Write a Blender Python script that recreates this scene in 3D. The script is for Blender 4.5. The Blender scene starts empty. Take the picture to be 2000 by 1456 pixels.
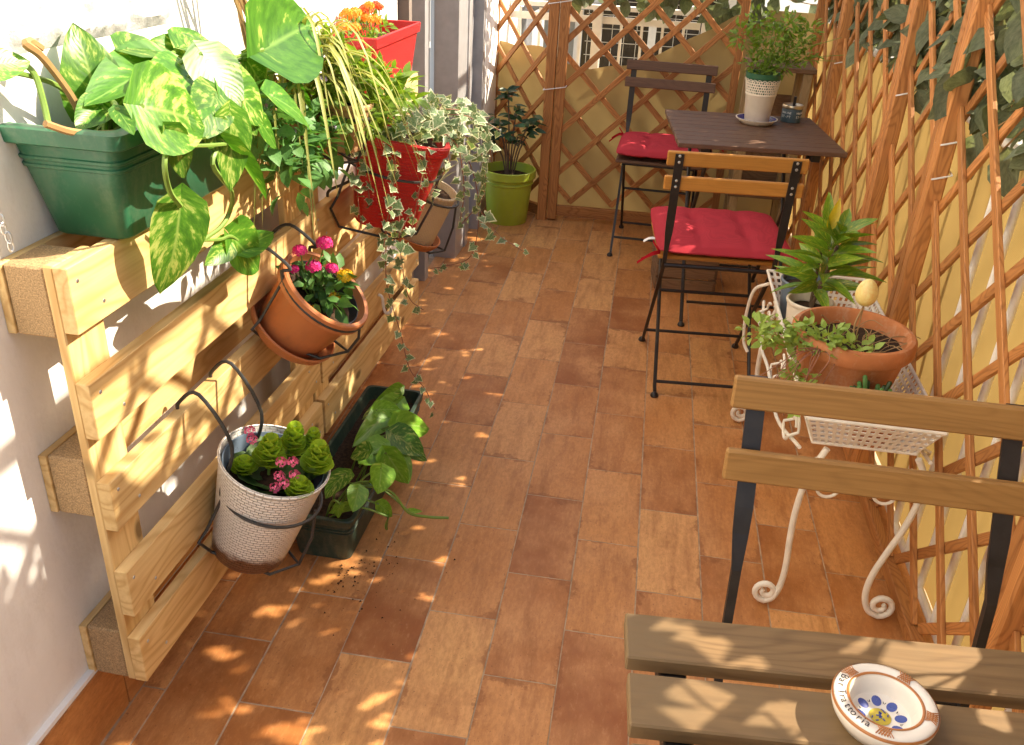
import bpy, math, random
from mathutils import Vector, Matrix, Euler, noise

R = math.radians
scene = bpy.context.scene
COL = scene.collection
random.seed(7)

# ------------------------------------------------------------------ camera
CAM_M = ((0.9868973, -0.11240146, 0.11575678),
         (0.15458078, 0.45304295, -0.87798455),
         (0.04624396, 0.88437435, 0.46448197))
cam_d = bpy.data.cameras.new('camera')
cam = bpy.data.objects.new('camera', cam_d)
COL.objects.link(cam)
cam.matrix_world = Matrix.Translation((0, 0, 1.4)) @ Matrix(CAM_M).to_4x4()
cam_d.sensor_width = 36.0
cam_d.lens = 31.376
cam_d.clip_start = 0.02
cam_d.clip_end = 500
scene.camera = cam

# ------------------------------------------------------------------ sky, sun, exposure
SUN = Vector((1.01, 0.32, 0.905)).normalized()
world = bpy.data.worlds.new('World')
scene.world = world
world.use_nodes = True
wn = world.node_tree
bg = wn.nodes['Background']
sky = wn.nodes.new('ShaderNodeTexSky')
sky.sky_type = 'NISHITA'
sky.sun_disc = False
sky.sun_elevation = math.asin(SUN.z)
sky.sun_rotation = math.atan2(SUN.x, SUN.y)
sky.air_density = 1.0
sky.dust_density = 2.5
sky.ozone_density = 1.0
wn.links.new(sky.outputs[0], bg.inputs[0])
bg.inputs[1].default_value = 0.15
sl = bpy.data.lights.new('sun', 'SUN')
sl.energy = 4.8
sl.angle = R(0.53)
sl.color = (1.0, 0.93, 0.82)
sun = bpy.data.objects.new('sun', sl)
COL.objects.link(sun)
sun.rotation_euler = SUN.to_track_quat('Z', 'Y').to_euler()
vs = scene.view_settings
vs.view_transform = 'Standard'
vs.look = 'None'
vs.exposure = 1.28
vs.gamma = 1.0
vs.use_curve_mapping = False
vs.use_white_balance = True
vs.white_balance_temperature = 7500
vs.white_balance_tint = 9
scene.render.engine = 'CYCLES'
cy = scene.cycles
cy.use_denoising = True
cy.denoiser = 'OPENIMAGEDENOISE'
cy.max_bounces = 7
cy.diffuse_bounces = 4
cy.glossy_bounces = 2
cy.transmission_bounces = 4
cy.transparent_max_bounces = 6
cy.sample_clamp_indirect = 6.0
cy.caustics_reflective = False
cy.caustics_refractive = False


# ------------------------------------------------------------------ helpers
def tag(o, label, cat, group=None, kind=None):
    o['label'] = label
    o['category'] = cat
    if group:
        o['group'] = group
    if kind:
        o['kind'] = kind
    return o


def link(o, parent=None):
    COL.objects.link(o)
    if parent is not None:
        o.parent = parent
    return o


def empty(name, loc=(0, 0, 0), rz=0.0, label=None, cat=None, group=None):
    o = bpy.data.objects.new(name, None)
    link(o)
    o.location = loc
    o.rotation_euler = (0, 0, rz)
    o.empty_display_size = 0.05
    if label:
        tag(o, label, cat, group)
    return o


def inst(name, me, parent=None, mat=None, M=None, loc=None, rot=None):
    o = bpy.data.objects.new(name, me)
    link(o, parent)
    if mat is not None and not me.materials:
        me.materials.append(mat)
    if M is not None:
        o.matrix_local = M
    if loc is not None:
        o.location = loc
    if rot is not None:
        o.rotation_euler = rot
    return o


class MB:
    def __init__(self):
        self.v, self.f, self.uv = [], [], []

    def add(self, v, f, uv=None):
        n = len(self.v)
        self.v += [tuple(p) for p in v]
        self.uv += list(uv) if uv else [(0.0, 0.0)] * len(v)
        self.f += [tuple(i + n for i in q) for q in f]
        return self

    def box(self, c, s, M=None):
        x, y, z = s[0] / 2, s[1] / 2, s[2] / 2
        v = [Vector((a * x, b * y, d * z)) for a in (-1, 1) for b in (-1, 1) for d in (-1, 1)]
        if M is not None:
            v = [M @ p for p in v]
        v = [p + Vector(c) for p in v]
        return self.add(v, [(0, 1, 3, 2), (4, 6, 7, 5), (0, 4, 5, 1), (2, 3, 7, 6), (0, 2, 6, 4), (1, 5, 7, 3)])

    def grid(self, fn, nu, nv, uvf=None):
        v, uv = [], []
        for j in range(nv + 1):
            for i in range(nu + 1):
                u, w = i / nu, j / nv
                v.append(fn(u, w))
                uv.append(uvf(u, w) if uvf else (u, w))
        f = []
        for j in range(nv):
            for i in range(nu):
                a = j * (nu + 1) + i
                f.append((a, a + 1, a + nu + 2, a + nu + 1))
        return self.add(v, f, uv)

    def tube(self, pts, r, n=8, cap=True):
        pts = [Vector(p) for p in pts]
        m = len(pts)
        rs = r if isinstance(r, (list, tuple)) else [r] * m
        up = Vector((0.13, 0.21, 0.97)).normalized()
        v, f, uv = [], [], []
        prev = None
        for i, p in enumerate(pts):
            t = (pts[min(i + 1, m - 1)] - pts[max(i - 1, 0)])
            t = t.normalized() if t.length > 1e-9 else Vector((0, 0, 1))
            if prev is None:
                a = up if abs(t.dot(up)) < .95 else Vector((1, 0, 0))
                x = (a - t * a.dot(t)).normalized()
            else:
                x = (prev - t * prev.dot(t))
                x = x.normalized() if x.length > 1e-6 else prev
            prev = x
            y = t.cross(x)
            for k in range(n):
                a = 2 * math.pi * k / n
                v.append(p + (x * math.cos(a) + y * math.sin(a)) * rs[i])
                uv.append((k / n, i / max(1, m - 1)))
        for i in range(m - 1):
            for k in range(n):
                a, b = i * n + k, i * n + (k + 1) % n
                f.append((a, b, b + n, a + n))
        if cap:
            f.append(tuple(reversed(range(n))))
            f.append(tuple((m - 1) * n + k for k in range(n)))
        return self.add(v, f, uv)

    def lathe(self, prof, n=40, M=None, sq=None):
        """revolve (r, z); sq = superellipse exponent for square plans"""
        v, f, uv = [], [], []
        m = len(prof)
        ln = [0.0]
        for (r0, z0), (r1, z1) in zip(prof, prof[1:]):
            ln.append(ln[-1] + math.hypot(r1 - r0, z1 - z0))
        for i, (r, z) in enumerate(prof):
            for k in range(n + 1):
                a = 2 * math.pi * k / n
                c, s = math.cos(a), math.sin(a)
                q = r
                if sq:
                    q = r / (abs(c) ** sq + abs(s) ** sq) ** (1 / sq)
                p = Vector((q * c, q * s, z))
                v.append(M @ p if M is not None else p)
                uv.append((k / n, ln[i] / ln[-1]))
        for i in range(m - 1):
            for k in range(n):
                a = i * (n + 1) + k
                f.append((a, a + 1, a + n + 2, a + n + 1))
        return self.add(v, f, uv)

    def mesh(self, name, smooth=False):
        me = bpy.data.meshes.new(name)
        me.from_pydata(self.v, [], self.f)
        ul = me.uv_layers.new(name='UVMap')
        vi = [0] * len(me.loops)
        me.loops.foreach_get('vertex_index', vi)
        flat = []
        for i in vi:
            flat += self.uv[i]
        ul.data.foreach_set('uv', flat)
        if smooth:
            me.polygons.foreach_set('use_smooth', [True] * len(me.polygons))
            try:
                me.set_sharp_from_angle(angle=R(40))
            except Exception:
                pass
        me.update()
        return me

    def build(self, name, mat, parent=None, smooth=False, M=None, loc=None, rot=None):
        me = self.mesh(name, smooth)
        me.materials.append(mat)
        return inst(name, me, parent, None, M, loc, rot)


_cb = {}


def cbox(L, w, t, b=.002):
    """bevelled box, long axis local X (44 triangles), shared between alike pieces"""
    key = (round(L, 4), round(w, 4), round(t, 4), b)
    if key in _cb:
        return _cb[key]
    x, y, z = L / 2, w / 2, t / 2
    v, idx = [], {}
    for sx in (-1, 1):
        for sy in (-1, 1):
            for sz in (-1, 1):
                for ax in range(3):
                    p = [sx * (x - (0 if ax == 0 else b)), sy * (y - (0 if ax == 1 else b)), sz * (z - (0 if ax == 2 else b))]
                    idx[(sx, sy, sz, ax)] = len(v)
                    v.append(p)
    f = []
    for ax in range(3):
        o1, o2 = [k for k in range(3) if k != ax]
        for s in (-1, 1):
            q = []
            for a, c in ((-1, -1), (1, -1), (1, 1), (-1, 1)):
                k = [0, 0, 0]
                k[ax], k[o1], k[o2] = s, a, c
                q.append(idx[(k[0], k[1], k[2], ax)])
            f.append(q)
    for ax in range(3):
        o1, o2 = [k for k in range(3) if k != ax]
        for a in (-1, 1):
            for c in (-1, 1):
                k1 = [0, 0, 0]
                k1[o1], k1[o2] = a, c
                k2 = list(k1)
                k1[ax], k2[ax] = -1, 1
                f.append([idx[(*k1, o1)], idx[(*k1, o2)], idx[(*k2, o2)], idx[(*k2, o1)]])
    for sx in (-1, 1):
        for sy in (-1, 1):
            for sz in (-1, 1):
                f.append([idx[(sx, sy, sz, k)] for k in range(3)])
    me = bpy.data.meshes.new('board')
    me.from_pydata(v, [], f)
    me.update()
    import bmesh
    bm = bmesh.new()
    bm.from_mesh(me)
    bmesh.ops.recalc_face_normals(bm, faces=bm.faces)
    bm.to_mesh(me)
    bm.free()
    _cb[key] = me
    return me


_cbm = {}


def plank(name, p0, p1, wdir, w, t, mat, parent=None, b=.0015):
    """board from p0 to p1 (centre line), w wide along wdir, t thick"""
    p0, p1 = Vector(p0), Vector(p1)
    x = (p1 - p0)
    L = x.length
    x.normalize()
    y = Vector(wdir)
    y = (y - x * y.dot(x)).normalized()
    z = x.cross(y)
    base = cbox(L, w, t, b)
    key = (base.name, mat.name)
    if key not in _cbm:
        me = base.copy()
        me.materials.append(mat)
        _cbm[key] = me
    M = Matrix.Translation((p0 + p1) / 2) @ Matrix((x, y, z)).transposed().to_4x4()
    return inst(name, _cbm[key], parent, None, M)


def frame(loc, axis, normal):
    """matrix with local Y along axis, local Z near normal"""
    y = Vector(axis).normalized()
    z = Vector(normal)
    z = z - y * z.dot(y)
    z = z.normalized() if z.length > 1e-6 else y.orthogonal().normalized()
    x = y.cross(z)
    return Matrix.Translation(loc) @ Matrix((x, y, z)).transposed().to_4x4()


def smooth_path(pts, n=6):
    """Catmull-Rom through the points"""
    P = [Vector(p) for p in pts]
    P = [P[0] * 2 - P[1]] + P + [P[-1] * 2 - P[-2]]
    out = []
    for i in range(1, len(P) - 2):
        for k in range(n):
            t = k / n
            a, b, c, d = P[i - 1], P[i], P[i + 1], P[i + 2]
            out.append(.5 * ((2 * b) + (c - a) * t + (2 * a - 5 * b + 4 * c - d) * t * t + (3 * b - a - 3 * c + d) * t ** 3))
    out.append(P[-2])
    return out


# the house wall is turned 1.7 degrees to the floor tiles: local x = off the wall, y = along it
WALL_O = Vector((-.87, 1.04, 0))
WALL_R = -math.atan(.03)
_wr = Matrix.Rotation(WALL_R, 3, 'Z')


def W(off, s, z):
    return WALL_O + _wr @ Vector((off, s, 0)) + Vector((0, 0, z))


def wroot(name, off, s, z, label, cat, group=None):
    return empty(name, W(off, s, z), WALL_R, label, cat, group)


# ------------------------------------------------------------------ materials
def newmat(name):
    m = bpy.data.materials.new(name)
    m.use_nodes = True
    nt = m.node_tree
    return m, nt, nt.nodes['Principled BSDF']


def nd(nt, typ, ins=None, **props):
    n = nt.nodes.new(typ)
    for k, v in props.items():
        setattr(n, k, v)
    for k, v in (ins or {}).items():
        s = n.inputs[k]
        if hasattr(v, 'is_output'):
            nt.links.new(v, s)
        else:
            s.default_value = v
    return n


def rgb(c):
    return (c[0], c[1], c[2], 1.0)


def ramp(nt, fac, stops):
    n = nd(nt, 'ShaderNodeValToRGB', {'Fac': fac})
    e = n.color_ramp.elements
    e[0].position, e[0].color = stops[0][0], rgb(stops[0][1])
    e[1].position, e[1].color = stops[-1][0], rgb(stops[-1][1])
    for p, c in stops[1:-1]:
        k = e.new(p)
        k.color = rgb(c)
    return n.outputs[0]


def mathn(nt, op, a, b=0.0):
    n = nd(nt, 'ShaderNodeMath', operation=op)
    for i, v in enumerate((a, b)):
        if hasattr(v, 'is_output'):
            nt.links.new(v, n.inputs[i])
        else:
            n.inputs[i].default_value = v
    return n.outputs[0]


def mixc(nt, fac, a, b, mode='MIX'):
    n = nd(nt, 'ShaderNodeMix', data_type='RGBA', blend_type=mode)
    for i, v in ((0, fac), (6, a), (7, b)):
        if hasattr(v, 'is_output'):
            nt.links.new(v, n.inputs[i])
        else:
            n.inputs[i].default_value = v if i == 0 else rgb(v)
    return n.outputs[2]


def bump(nt, bsdf, h, strength=.3, dist=.002):
    b = nd(nt, 'ShaderNodeBump', {'Height': h, 'Strength': strength, 'Distance': dist})
    nt.links.new(b.outputs[0], bsdf.inputs['Normal'])


def objvec(nt, scale=(1, 1, 1), rnd=True):
    tc = nd(nt, 'ShaderNodeTexCoord')
    v = tc.outputs['Object']
    if rnd:
        oi = nd(nt, 'ShaderNodeObjectInfo')
        cb = nd(nt, 'ShaderNodeCombineXYZ', {'X': mathn(nt, 'MULTIPLY', oi.outputs['Random'], 31.7),
                                             'Y': mathn(nt, 'MULTIPLY', oi.outputs['Random'], 3.1),
                                             'Z': mathn(nt, 'MULTIPLY', oi.outputs['Random'], 17.3)})
        v = nd(nt, 'ShaderNodeVectorMath', {0: v, 1: cb.outputs[0]}, operation='ADD').outputs[0]
    return nd(nt, 'ShaderNodeVectorMath', {0: v, 1: scale}, operation='MULTIPLY').outputs[0]


def noisef(nt, vec, scale, detail=3, rough=.55, dist=0.0):
    return nd(nt, 'ShaderNodeTexNoise', {'Vector': vec, 'Scale': scale, 'Detail': detail, 'Roughness': rough, 'Distortion': dist}).outputs['Fac']


def simple(name, c, rough=.5, metal=0.0, var=.12, nscale=30, bmp=0.0, spec=.5, dirt=None):
    """painted / plastic / metal surface with faint uneven tone"""
    m, nt, b = newmat(name)
    v = objvec(nt)
    n = noisef(nt, v, nscale, 4)
    lo = [x * (1 - var) for x in c]
    hi = [min(1, x * (1 + var)) for x in c]
    cc = ramp(nt, n, [(.3, lo), (.7, hi)])
    if dirt:
        # dried splashes, scuffs and limescale: blotches plus runs down the side
        dv = nd(nt, 'ShaderNodeVectorMath', {0: v, 1: (1, 1, .3)}, operation='MULTIPLY').outputs[0]
        d1 = noisef(nt, dv, 26, 6, .7)
        d2 = noisef(nt, v, 150, 3, .6)
        df = mathn(nt, 'MULTIPLY', mathn(nt, 'SUBTRACT', mathn(nt, 'ADD', d1, mathn(nt, 'MULTIPLY', d2, .35)), .66), dirt[1] * 5)
        cc = mixc(nt, nd(nt, 'ShaderNodeClamp', {0: df, 2: dirt[1]}).outputs[0], cc, dirt[0])
    nt.links.new(cc, b.inputs['Base Color'])
    nt.links.new(mathn(nt, 'ADD', mathn(nt, 'MULTIPLY', n, .25), rough - .12), b.inputs['Roughness'])
    b.inputs['Metallic'].default_value = metal
    b.inputs['Specular IOR Level'].default_value = spec
    if bmp:
        bump(nt, b, noisef(nt, v, nscale * 6, 3), bmp, .001)
    return m


def wood(name, dark, light, ring=14.0, rough=.6, ringmix=.55, tone=.3, grey=None, fine=110, knots=False):
    m, nt, b = newmat(name)
    v = objvec(nt, (1, 1, 1))
    low = noisef(nt, nd(nt, 'ShaderNodeVectorMath', {0: v, 1: (1.3, 6, 6)}, operation='MULTIPLY').outputs[0], 1.6, 2)
    wv = nd(nt, 'ShaderNodeVectorMath', {0: v, 1: (.35, 1, .6)}, operation='MULTIPLY').outputs[0]
    sh = nd(nt, 'ShaderNodeCombineXYZ', {'Y': mathn(nt, 'MULTIPLY', low, .32)}).outputs[0]
    wv = nd(nt, 'ShaderNodeVectorMath', {0: wv, 1: sh}, operation='ADD').outputs[0]
    wave = nd(nt, 'ShaderNodeTexWave', {'Vector': wv, 'Scale': ring, 'Distortion': 1.2, 'Detail': 2.0, 'Detail Scale': 1.5}, bands_direction='Y').outputs['Fac']
    fv = nd(nt, 'ShaderNodeVectorMath', {0: v, 1: (3, fine, fine)}, operation='MULTIPLY').outputs[0]
    fn = noisef(nt, fv, 1.0, 4, .6)
    c = ramp(nt, fn, [(.25, [.6 * d + .4 * a for a, d in zip(light, dark)]), (.5, [.75 * a + .25 * d for a, d in zip(light, dark)]), (.75, light)])
    late = mathn(nt, 'MULTIPLY', mathn(nt, 'POWER', wave, 3.0), ringmix)
    c = mixc(nt, late, c, dark)
    if knots:
        kv = nd(nt, 'ShaderNodeVectorMath', {0: v, 1: (2.6, 5.0, 1.0)}, operation='MULTIPLY').outputs[0]
        kd = nd(nt, 'ShaderNodeTexVoronoi', {'Vector': kv, 'Scale': 1.0}, voronoi_dimensions='2D').outputs['Distance']
        c = mixc(nt, ramp(nt, kd, [(.035, (.85, .85, .85)), (.075, (0, 0, 0))]), c, [x * .28 for x in dark])
    oi = nd(nt, 'ShaderNodeObjectInfo')
    tv = mathn(nt, 'ADD', mathn(nt, 'MULTIPLY', oi.outputs['Random'], tone), 1 - tone / 2)
    tcn = nd(nt, 'ShaderNodeCombineColor', {0: tv, 1: tv, 2: tv}).outputs[0]
    c = mixc(nt, 1.0, c, tcn, 'MULTIPLY')
    if grey:
        c = mixc(nt, ramp(nt, noisef(nt, v, 7, 4), [(.42, (0, 0, 0)), (.62, (1, 1, 1))]), c, grey)
    nt.links.new(c, b.inputs['Base Color'])
    nt.links.new(mathn(nt, 'ADD', mathn(nt, 'MULTIPLY', fn, .25), rough - .1), b.inputs['Roughness'])
    b.inputs['Specular IOR Level'].default_value = .35
    bump(nt, b, fn, .25, .0012)
    return m


def leafmat(name, stops, edge=None, transl=.35, rough=.4, vscale=(9, 3, 1), nscale=2.2, rib=None, spec=.5):
    """leaf: UV x across (0..1), y along; blotches run along the side veins"""
    m, nt, b = newmat(name)
    tc = nd(nt, 'ShaderNodeTexCoord')
    oi = nd(nt, 'ShaderNodeObjectInfo')
    sx = nd(nt, 'ShaderNodeSeparateXYZ', {0: tc.outputs['UV']})
    ax = mathn(nt, 'ABSOLUTE', mathn(nt, 'SUBTRACT', sx.outputs[0], .5))
    al = mathn(nt, 'SUBTRACT', sx.outputs[1], mathn(nt, 'MULTIPLY', ax, .75))
    cv = nd(nt, 'ShaderNodeCombineXYZ', {'X': mathn(nt, 'MULTIPLY', sx.outputs[0], vscale[1]), 'Y': mathn(nt, 'MULTIPLY', al, vscale[0]),
                                         'Z': mathn(nt, 'MULTIPLY', oi.outputs['Random'], 40.0)}).outputs[0]
    n = noisef(nt, cv, nscale, 5, .65)
    c = ramp(nt, n, stops)
    if edge:
        c = mixc(nt, ramp(nt, mathn(nt, 'ADD', sx.outputs[1], mathn(nt, 'MULTIPLY', mathn(nt, 'SUBTRACT', n, .5), .5)), [(edge[1], (0, 0, 0)), (edge[1] + .1, (1, 1, 1))]), c, edge[0])
    if rib:
        c = mixc(nt, ramp(nt, ax, [(.0, (1, 1, 1)), (.035, (0, 0, 0))]), c, rib)
    tv = mathn(nt, 'ADD', mathn(nt, 'MULTIPLY', oi.outputs['Random'], .35), .82)
    c = mixc(nt, 1.0, c, nd(nt, 'ShaderNodeCombineColor', {0: tv, 1: tv, 2: tv}).outputs[0], 'MULTIPLY')
    nt.links.new(c, b.inputs['Base Color'])
    b.inputs['Roughness'].default_value = rough
    b.inputs['Specular IOR Level'].default_value = spec
    vein = nd(nt, 'ShaderNodeTexWave', {'Vector': cv, 'Scale': .9, 'Distortion': .5}, bands_direction='Y').outputs['Fac']
    bump(nt, b, vein, .07, .002)
    tr = nd(nt, 'ShaderNodeBsdfTranslucent', {'Color': mixc(nt, 1.0, c, (1.0, 1.0, .55), 'MULTIPLY')})
    mx = nd(nt, 'ShaderNodeMixShader', {0: transl, 1: b.outputs[0], 2: tr.outputs[0]})
    nt.links.new(mx.outputs[0], nt.nodes['Material Output'].inputs[0])
    return m


def clothmat(name, c, transl=.4, scale=900, rough=.95, dirn='Z'):
    m, nt, b = newmat(name)
    v = objvec(nt, rnd=False)
    wv = nd(nt, 'ShaderNodeTexWave', {'Vector': v, 'Scale': scale / 6.283, 'Distortion': .6, 'Detail': 1.0}, bands_direction=dirn).outputs['Fac']
    n = noisef(nt, v, 5, 4)
    cc = mixc(nt, n, [x * .86 for x in c], [min(1, x * 1.1) for x in c])
    cc = mixc(nt, mathn(nt, 'MULTIPLY', wv, .22), cc, [x * .45 for x in c])
    nt.links.new(cc, b.inputs['Base Color'])
    b.inputs['Roughness'].default_value = rough
    b.inputs['Specular IOR Level'].default_value = .1
    bump(nt, b, wv, .3, .001)
    tr = nd(nt, 'ShaderNodeBsdfTranslucent', {'Color': cc})
    mx = nd(nt, 'ShaderNodeMixShader', {0: transl, 1: b.outputs[0], 2: tr.outputs[0]})
    nt.links.new(mx.outputs[0], nt.nodes['Material Output'].inputs[0])
    return m


def tilemat():
    m, nt, b = newmat('terracotta_floor_tile')
    oi = nd(nt, 'ShaderNodeObjectInfo')
    rnd = oi.outputs['Random']
    v = objvec(nt)
    base = ramp(nt, rnd, [(0, (.30, .092, .024)), (.14, (.38, .135, .037)), (.40, (.50, .200, .060)), (.75, (.59, .262, .086)), (1, (.70, .365, .14))])
    big = noisef(nt, v, 6, 3, .55)
    c = mixc(nt, ramp(nt, big, [(.38, (.0, .0, .0)), (.70, (.8, .8, .8))]), base, (.65, .315, .125))
    st = nd(nt, 'ShaderNodeVectorMath', {0: v, 1: (3.5, 22, 22)}, operation='MULTIPLY').outputs[0]
    streak = noisef(nt, st, 1.4, 5, .66)
    c = mixc(nt, ramp(nt, streak, [(.47, (0, 0, 0)), (.74, (.75, .75, .75))]), c, (.32, .115, .032))
    blot = noisef(nt, v, 9, 6, .68)
    c = mixc(nt, ramp(nt, blot, [(.54, (0, 0, 0)), (.74, (.6, .6, .6))]), c, (.31, .11, .032))
    tc = nd(nt, 'ShaderNodeTexCoord')
    g = nd(nt, 'ShaderNodeSeparateXYZ', {0: tc.outputs['Generated']})
    ex = mathn(nt, 'MULTIPLY', mathn(nt, 'ABSOLUTE', mathn(nt, 'SUBTRACT', g.outputs[0], .5)), 2.0)
    ey = mathn(nt, 'MULTIPLY', mathn(nt, 'ABSOLUTE', mathn(nt, 'SUBTRACT', g.outputs[1], .5)), 2.0)
    ed = mathn(nt, 'MAXIMUM', ex, ey)
    ed = mathn(nt, 'ADD', ed, mathn(nt, 'MULTIPLY', mathn(nt, 'SUBTRACT', blot, .55), 1.4))
    c = mixc(nt, ramp(nt, ed, [(.94, (0, 0, 0)), (1.2, (.5, .5, .5))]), c, (.24, .08, .024))
    gr = noisef(nt, nd(nt, 'ShaderNodeVectorMath', {0: v, 1: (55, 120, 120)}, operation='MULTIPLY').outputs[0], 1.0, 6, .75)
    c = mixc(nt, ramp(nt, gr, [(.40, (.26, .26, .26)), (.56, (0, 0, 0))]), c, (.25, .085, .03))
    c = mixc(nt, ramp(nt, gr, [(.56, (0, 0, 0)), (.72, (.24, .24, .24))]), c, (.72, .42, .22))
    pit = noisef(nt, v, 170, 2, .5)
    c = mixc(nt, ramp(nt, pit, [(.68, (0, 0, 0)), (.73, (.5, .5, .5))]), c, (.16, .06, .025))
    nt.links.new(c, b.inputs['Base Color'])
    nt.links.new(mathn(nt, 'ADD', mathn(nt, 'MULTIPLY', blot, .25), .36), b.inputs['Roughness'])
    b.inputs['Specular IOR Level'].default_value = .4
    bump(nt, b, mathn(nt, 'ADD', blot, mathn(nt, 'MULTIPLY', pit, .4)), .18, .002)
    return m


def wovenmat(name, c, nu=60, nv=26, rough=.4, stain=None, bmp=.7, twist=0.0):
    """moulded basket weave: brick relief in the pot's own UV"""
    m, nt, b = newmat(name)
    tc = nd(nt, 'ShaderNodeTexCoord')
    mp = nd(nt, 'ShaderNodeMapping', {'Vector': tc.outputs['UV'], 'Scale': (nu, nv, 1), 'Rotation': (0, 0, twist)})
    br = nd(nt, 'ShaderNodeTexBrick', {'Vector': mp.outputs[0], 'Color1': (1, 1, 1, 1), 'Color2': (.9, .9, .9, 1), 'Mortar': (0, 0, 0, 1), 'Scale': 1.0,
                                       'Mortar Size': .12, 'Mortar Smooth': 1.0, 'Brick Width': 2.0, 'Row Height': 1.0})
    v = objvec(nt)
    n = noisef(nt, v, 22, 4)
    cc = mixc(nt, n, [x * .88 for x in c], [min(1, x * 1.08) for x in c])
    cc = mixc(nt, mathn(nt, 'MULTIPLY', br.outputs['Fac'], .14), cc, [x * .5 for x in c])
    if stain:
        sp = nd(nt, 'ShaderNodeSeparateXYZ', {0: tc.outputs['UV']})
        e = mathn(nt, 'ADD', sp.outputs[1], mathn(nt, 'MULTIPLY', mathn(nt, 'SUBTRACT', n, .5), .16))
        cc = mixc(nt, ramp(nt, e, [(stain[1], (1, 1, 1)), (stain[1] + .06, (0, 0, 0))]), cc, stain[0])
    nt.links.new(cc, b.inputs['Base Color'])
    b.inputs['Roughness'].default_value = rough
    bump(nt, b, br.outputs['Color'], bmp, .008)
    return m


MT = {}
MT['tile'] = tilemat()
MT['grout'] = simple('grey_beige_grout', (.40, .285, .19), .9, var=.35, nscale=40, bmp=.4)
MT['plaster'] = simple('white_wall_plaster', (.80, .79, .78), .9, var=.03, nscale=14, bmp=.6, spec=.2, dirt=((.60, .57, .54), .22))
MT['relief'] = simple('rough_white_stone', (.52, .52, .53), .9, var=.16, nscale=40, bmp=1.0, spec=.2)
MT['pine'] = wood('new_pine_board', (.50, .275, .090), (.78, .56, .27), ring=9, rough=.6, ringmix=.6, tone=.2, knots=True)
MT['chip'] = simple('pressed_chipboard', (.47, .31, .165), .9, var=.42, nscale=420, bmp=1.0, spec=.2)
MT['trellis'] = wood('trellis_brown_wood', (.21, .070, .020), (.56, .245, .082), ring=26, rough=.55, ringmix=.5, tone=.4)
MT['acacia'] = wood('weathered_bench_slat', (.17, .078, .022), (.38, .20, .065), ring=20, rough=.55, ringmix=.2, tone=.12, fine=150)
MT['honey'] = wood('honey_chair_slat', (.33, .135, .025), (.55, .25, .055), ring=20, rough=.5, ringmix=.2, tone=.12, fine=140)
MT['walnut'] = wood('dark_brown_table_slat', (.055, .028, .018), (.155, .085, .055), ring=20, rough=.5, ringmix=.25, tone=.15, fine=150)
MT['greytable'] = wood('greyed_table_slat', (.080, .042, .018), (.24, .145, .066), ring=14, rough=.62, ringmix=.35, tone=.12, grey=(.175, .112, .055), fine=160)
MT['cratewood'] = wood('rough_crate_wood', (.10, .055, .03), (.22, .13, .075), ring=18, rough=.8)
MT['paleshelf'] = wood('pale_shelf_wood', (.26, .18, .09), (.42, .31, .17), ring=18, rough=.8)
MT['black'] = simple('black_painted_steel', (.022, .018, .017), .42, metal=.2, var=.3, nscale=40)
MT['wire'] = simple('dark_plastic_coated_wire', (.035, .035, .034), .4, var=.3)
MT['white_iron'] = simple('white_painted_iron', (.78, .72, .62), .5, var=.10, nscale=25, bmp=.25)
MT['rail'] = simple('white_railing_paint', (.78, .76, .72), .5, var=.06)
MT['alu'] = simple('grey_door_aluminium', (.42, .42, .44), .38, metal=.35, var=.08)
MT['taupe'] = simple('taupe_door_panel', (.24, .20, .175), .5, var=.08)
MT['steel'] = simple('galvanised_steel', (.55, .56, .57), .35, metal=.9, var=.15)
MT['rivet'] = simple('rivet_steel', (.62, .62, .62), .3, metal=.9)
MT['whiteplastic'] = simple('white_plastic', (.82, .82, .80), .4)
MT['greenplastic'] = simple('dark_green_plastic', (.020, .125, .064), .42, var=.16, nscale=12, bmp=.1, dirt=((.16, .22, .15), .35))
MT['dullgreen'] = simple('dusty_black_green_plastic', (.020, .048, .036), .45, var=.3, nscale=14, bmp=.1, dirt=((.13, .12, .08), .5))
MT['lime'] = simple('lime_green_plastic', (.40, .52, .05), .42, var=.08, nscale=12, dirt=((.36, .36, .14), .3))
MT['terra'] = simple('terracotta_clay', (.48, .175, .068), .8, var=.2, nscale=14, bmp=.3, spec=.25, dirt=((.56, .36, .24), .4))
MT['terraplastic'] = simple('terracotta_plastic', (.50, .175, .068), .45, var=.12, nscale=10, dirt=((.34, .15, .08), .35))
MT['tanplastic'] = simple('tan_plastic', (.52, .30, .16), .6, var=.1)
MT['bluepot'] = simple('slate_blue_plastic', (.11, .15, .20), .3, var=.15)
MT['darkpot'] = simple('black_nursery_plastic', (.018, .018, .020), .35)
MT['innergreen'] = simple('bottle_green_plastic', (.012, .10, .045), .4)
MT['cream'] = simple('cream_ceramic', (.80, .72, .60), .35, var=.05)
MT['navyglaze'] = simple('navy_glaze', (.05, .045, .20), .25)
MT['soil'] = simple('potting_soil', (.045, .026, .016), .95, var=.6, nscale=120, bmp=1.0, spec=.2)
MT['redwoven'] = wovenmat('red_woven_plastic', (.60, .020, .024), 90, 46, .35, bmp=.6)
MT['whitewoven'] = wovenmat('white_woven_plastic', (.88, .85, .80), 84, 54, .33, stain=((.20, .085, .04), .265), bmp=1.0)
MT['creamwoven'] = wovenmat('cream_diamond_plastic', (.74, .63, .45), 60, 36, .45, twist=.78)
MT['cushion'] = clothmat('red_cotton_cushion', (.46, .042, .060), .05, 1500)
MT['ribbon'] = clothmat('red_cotton_ribbon', (.55, .02, .035), .2, 3000)
MT['screen'] = clothmat('beige_screen_fabric', (.50, .345, .125), .18, 700)
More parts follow.
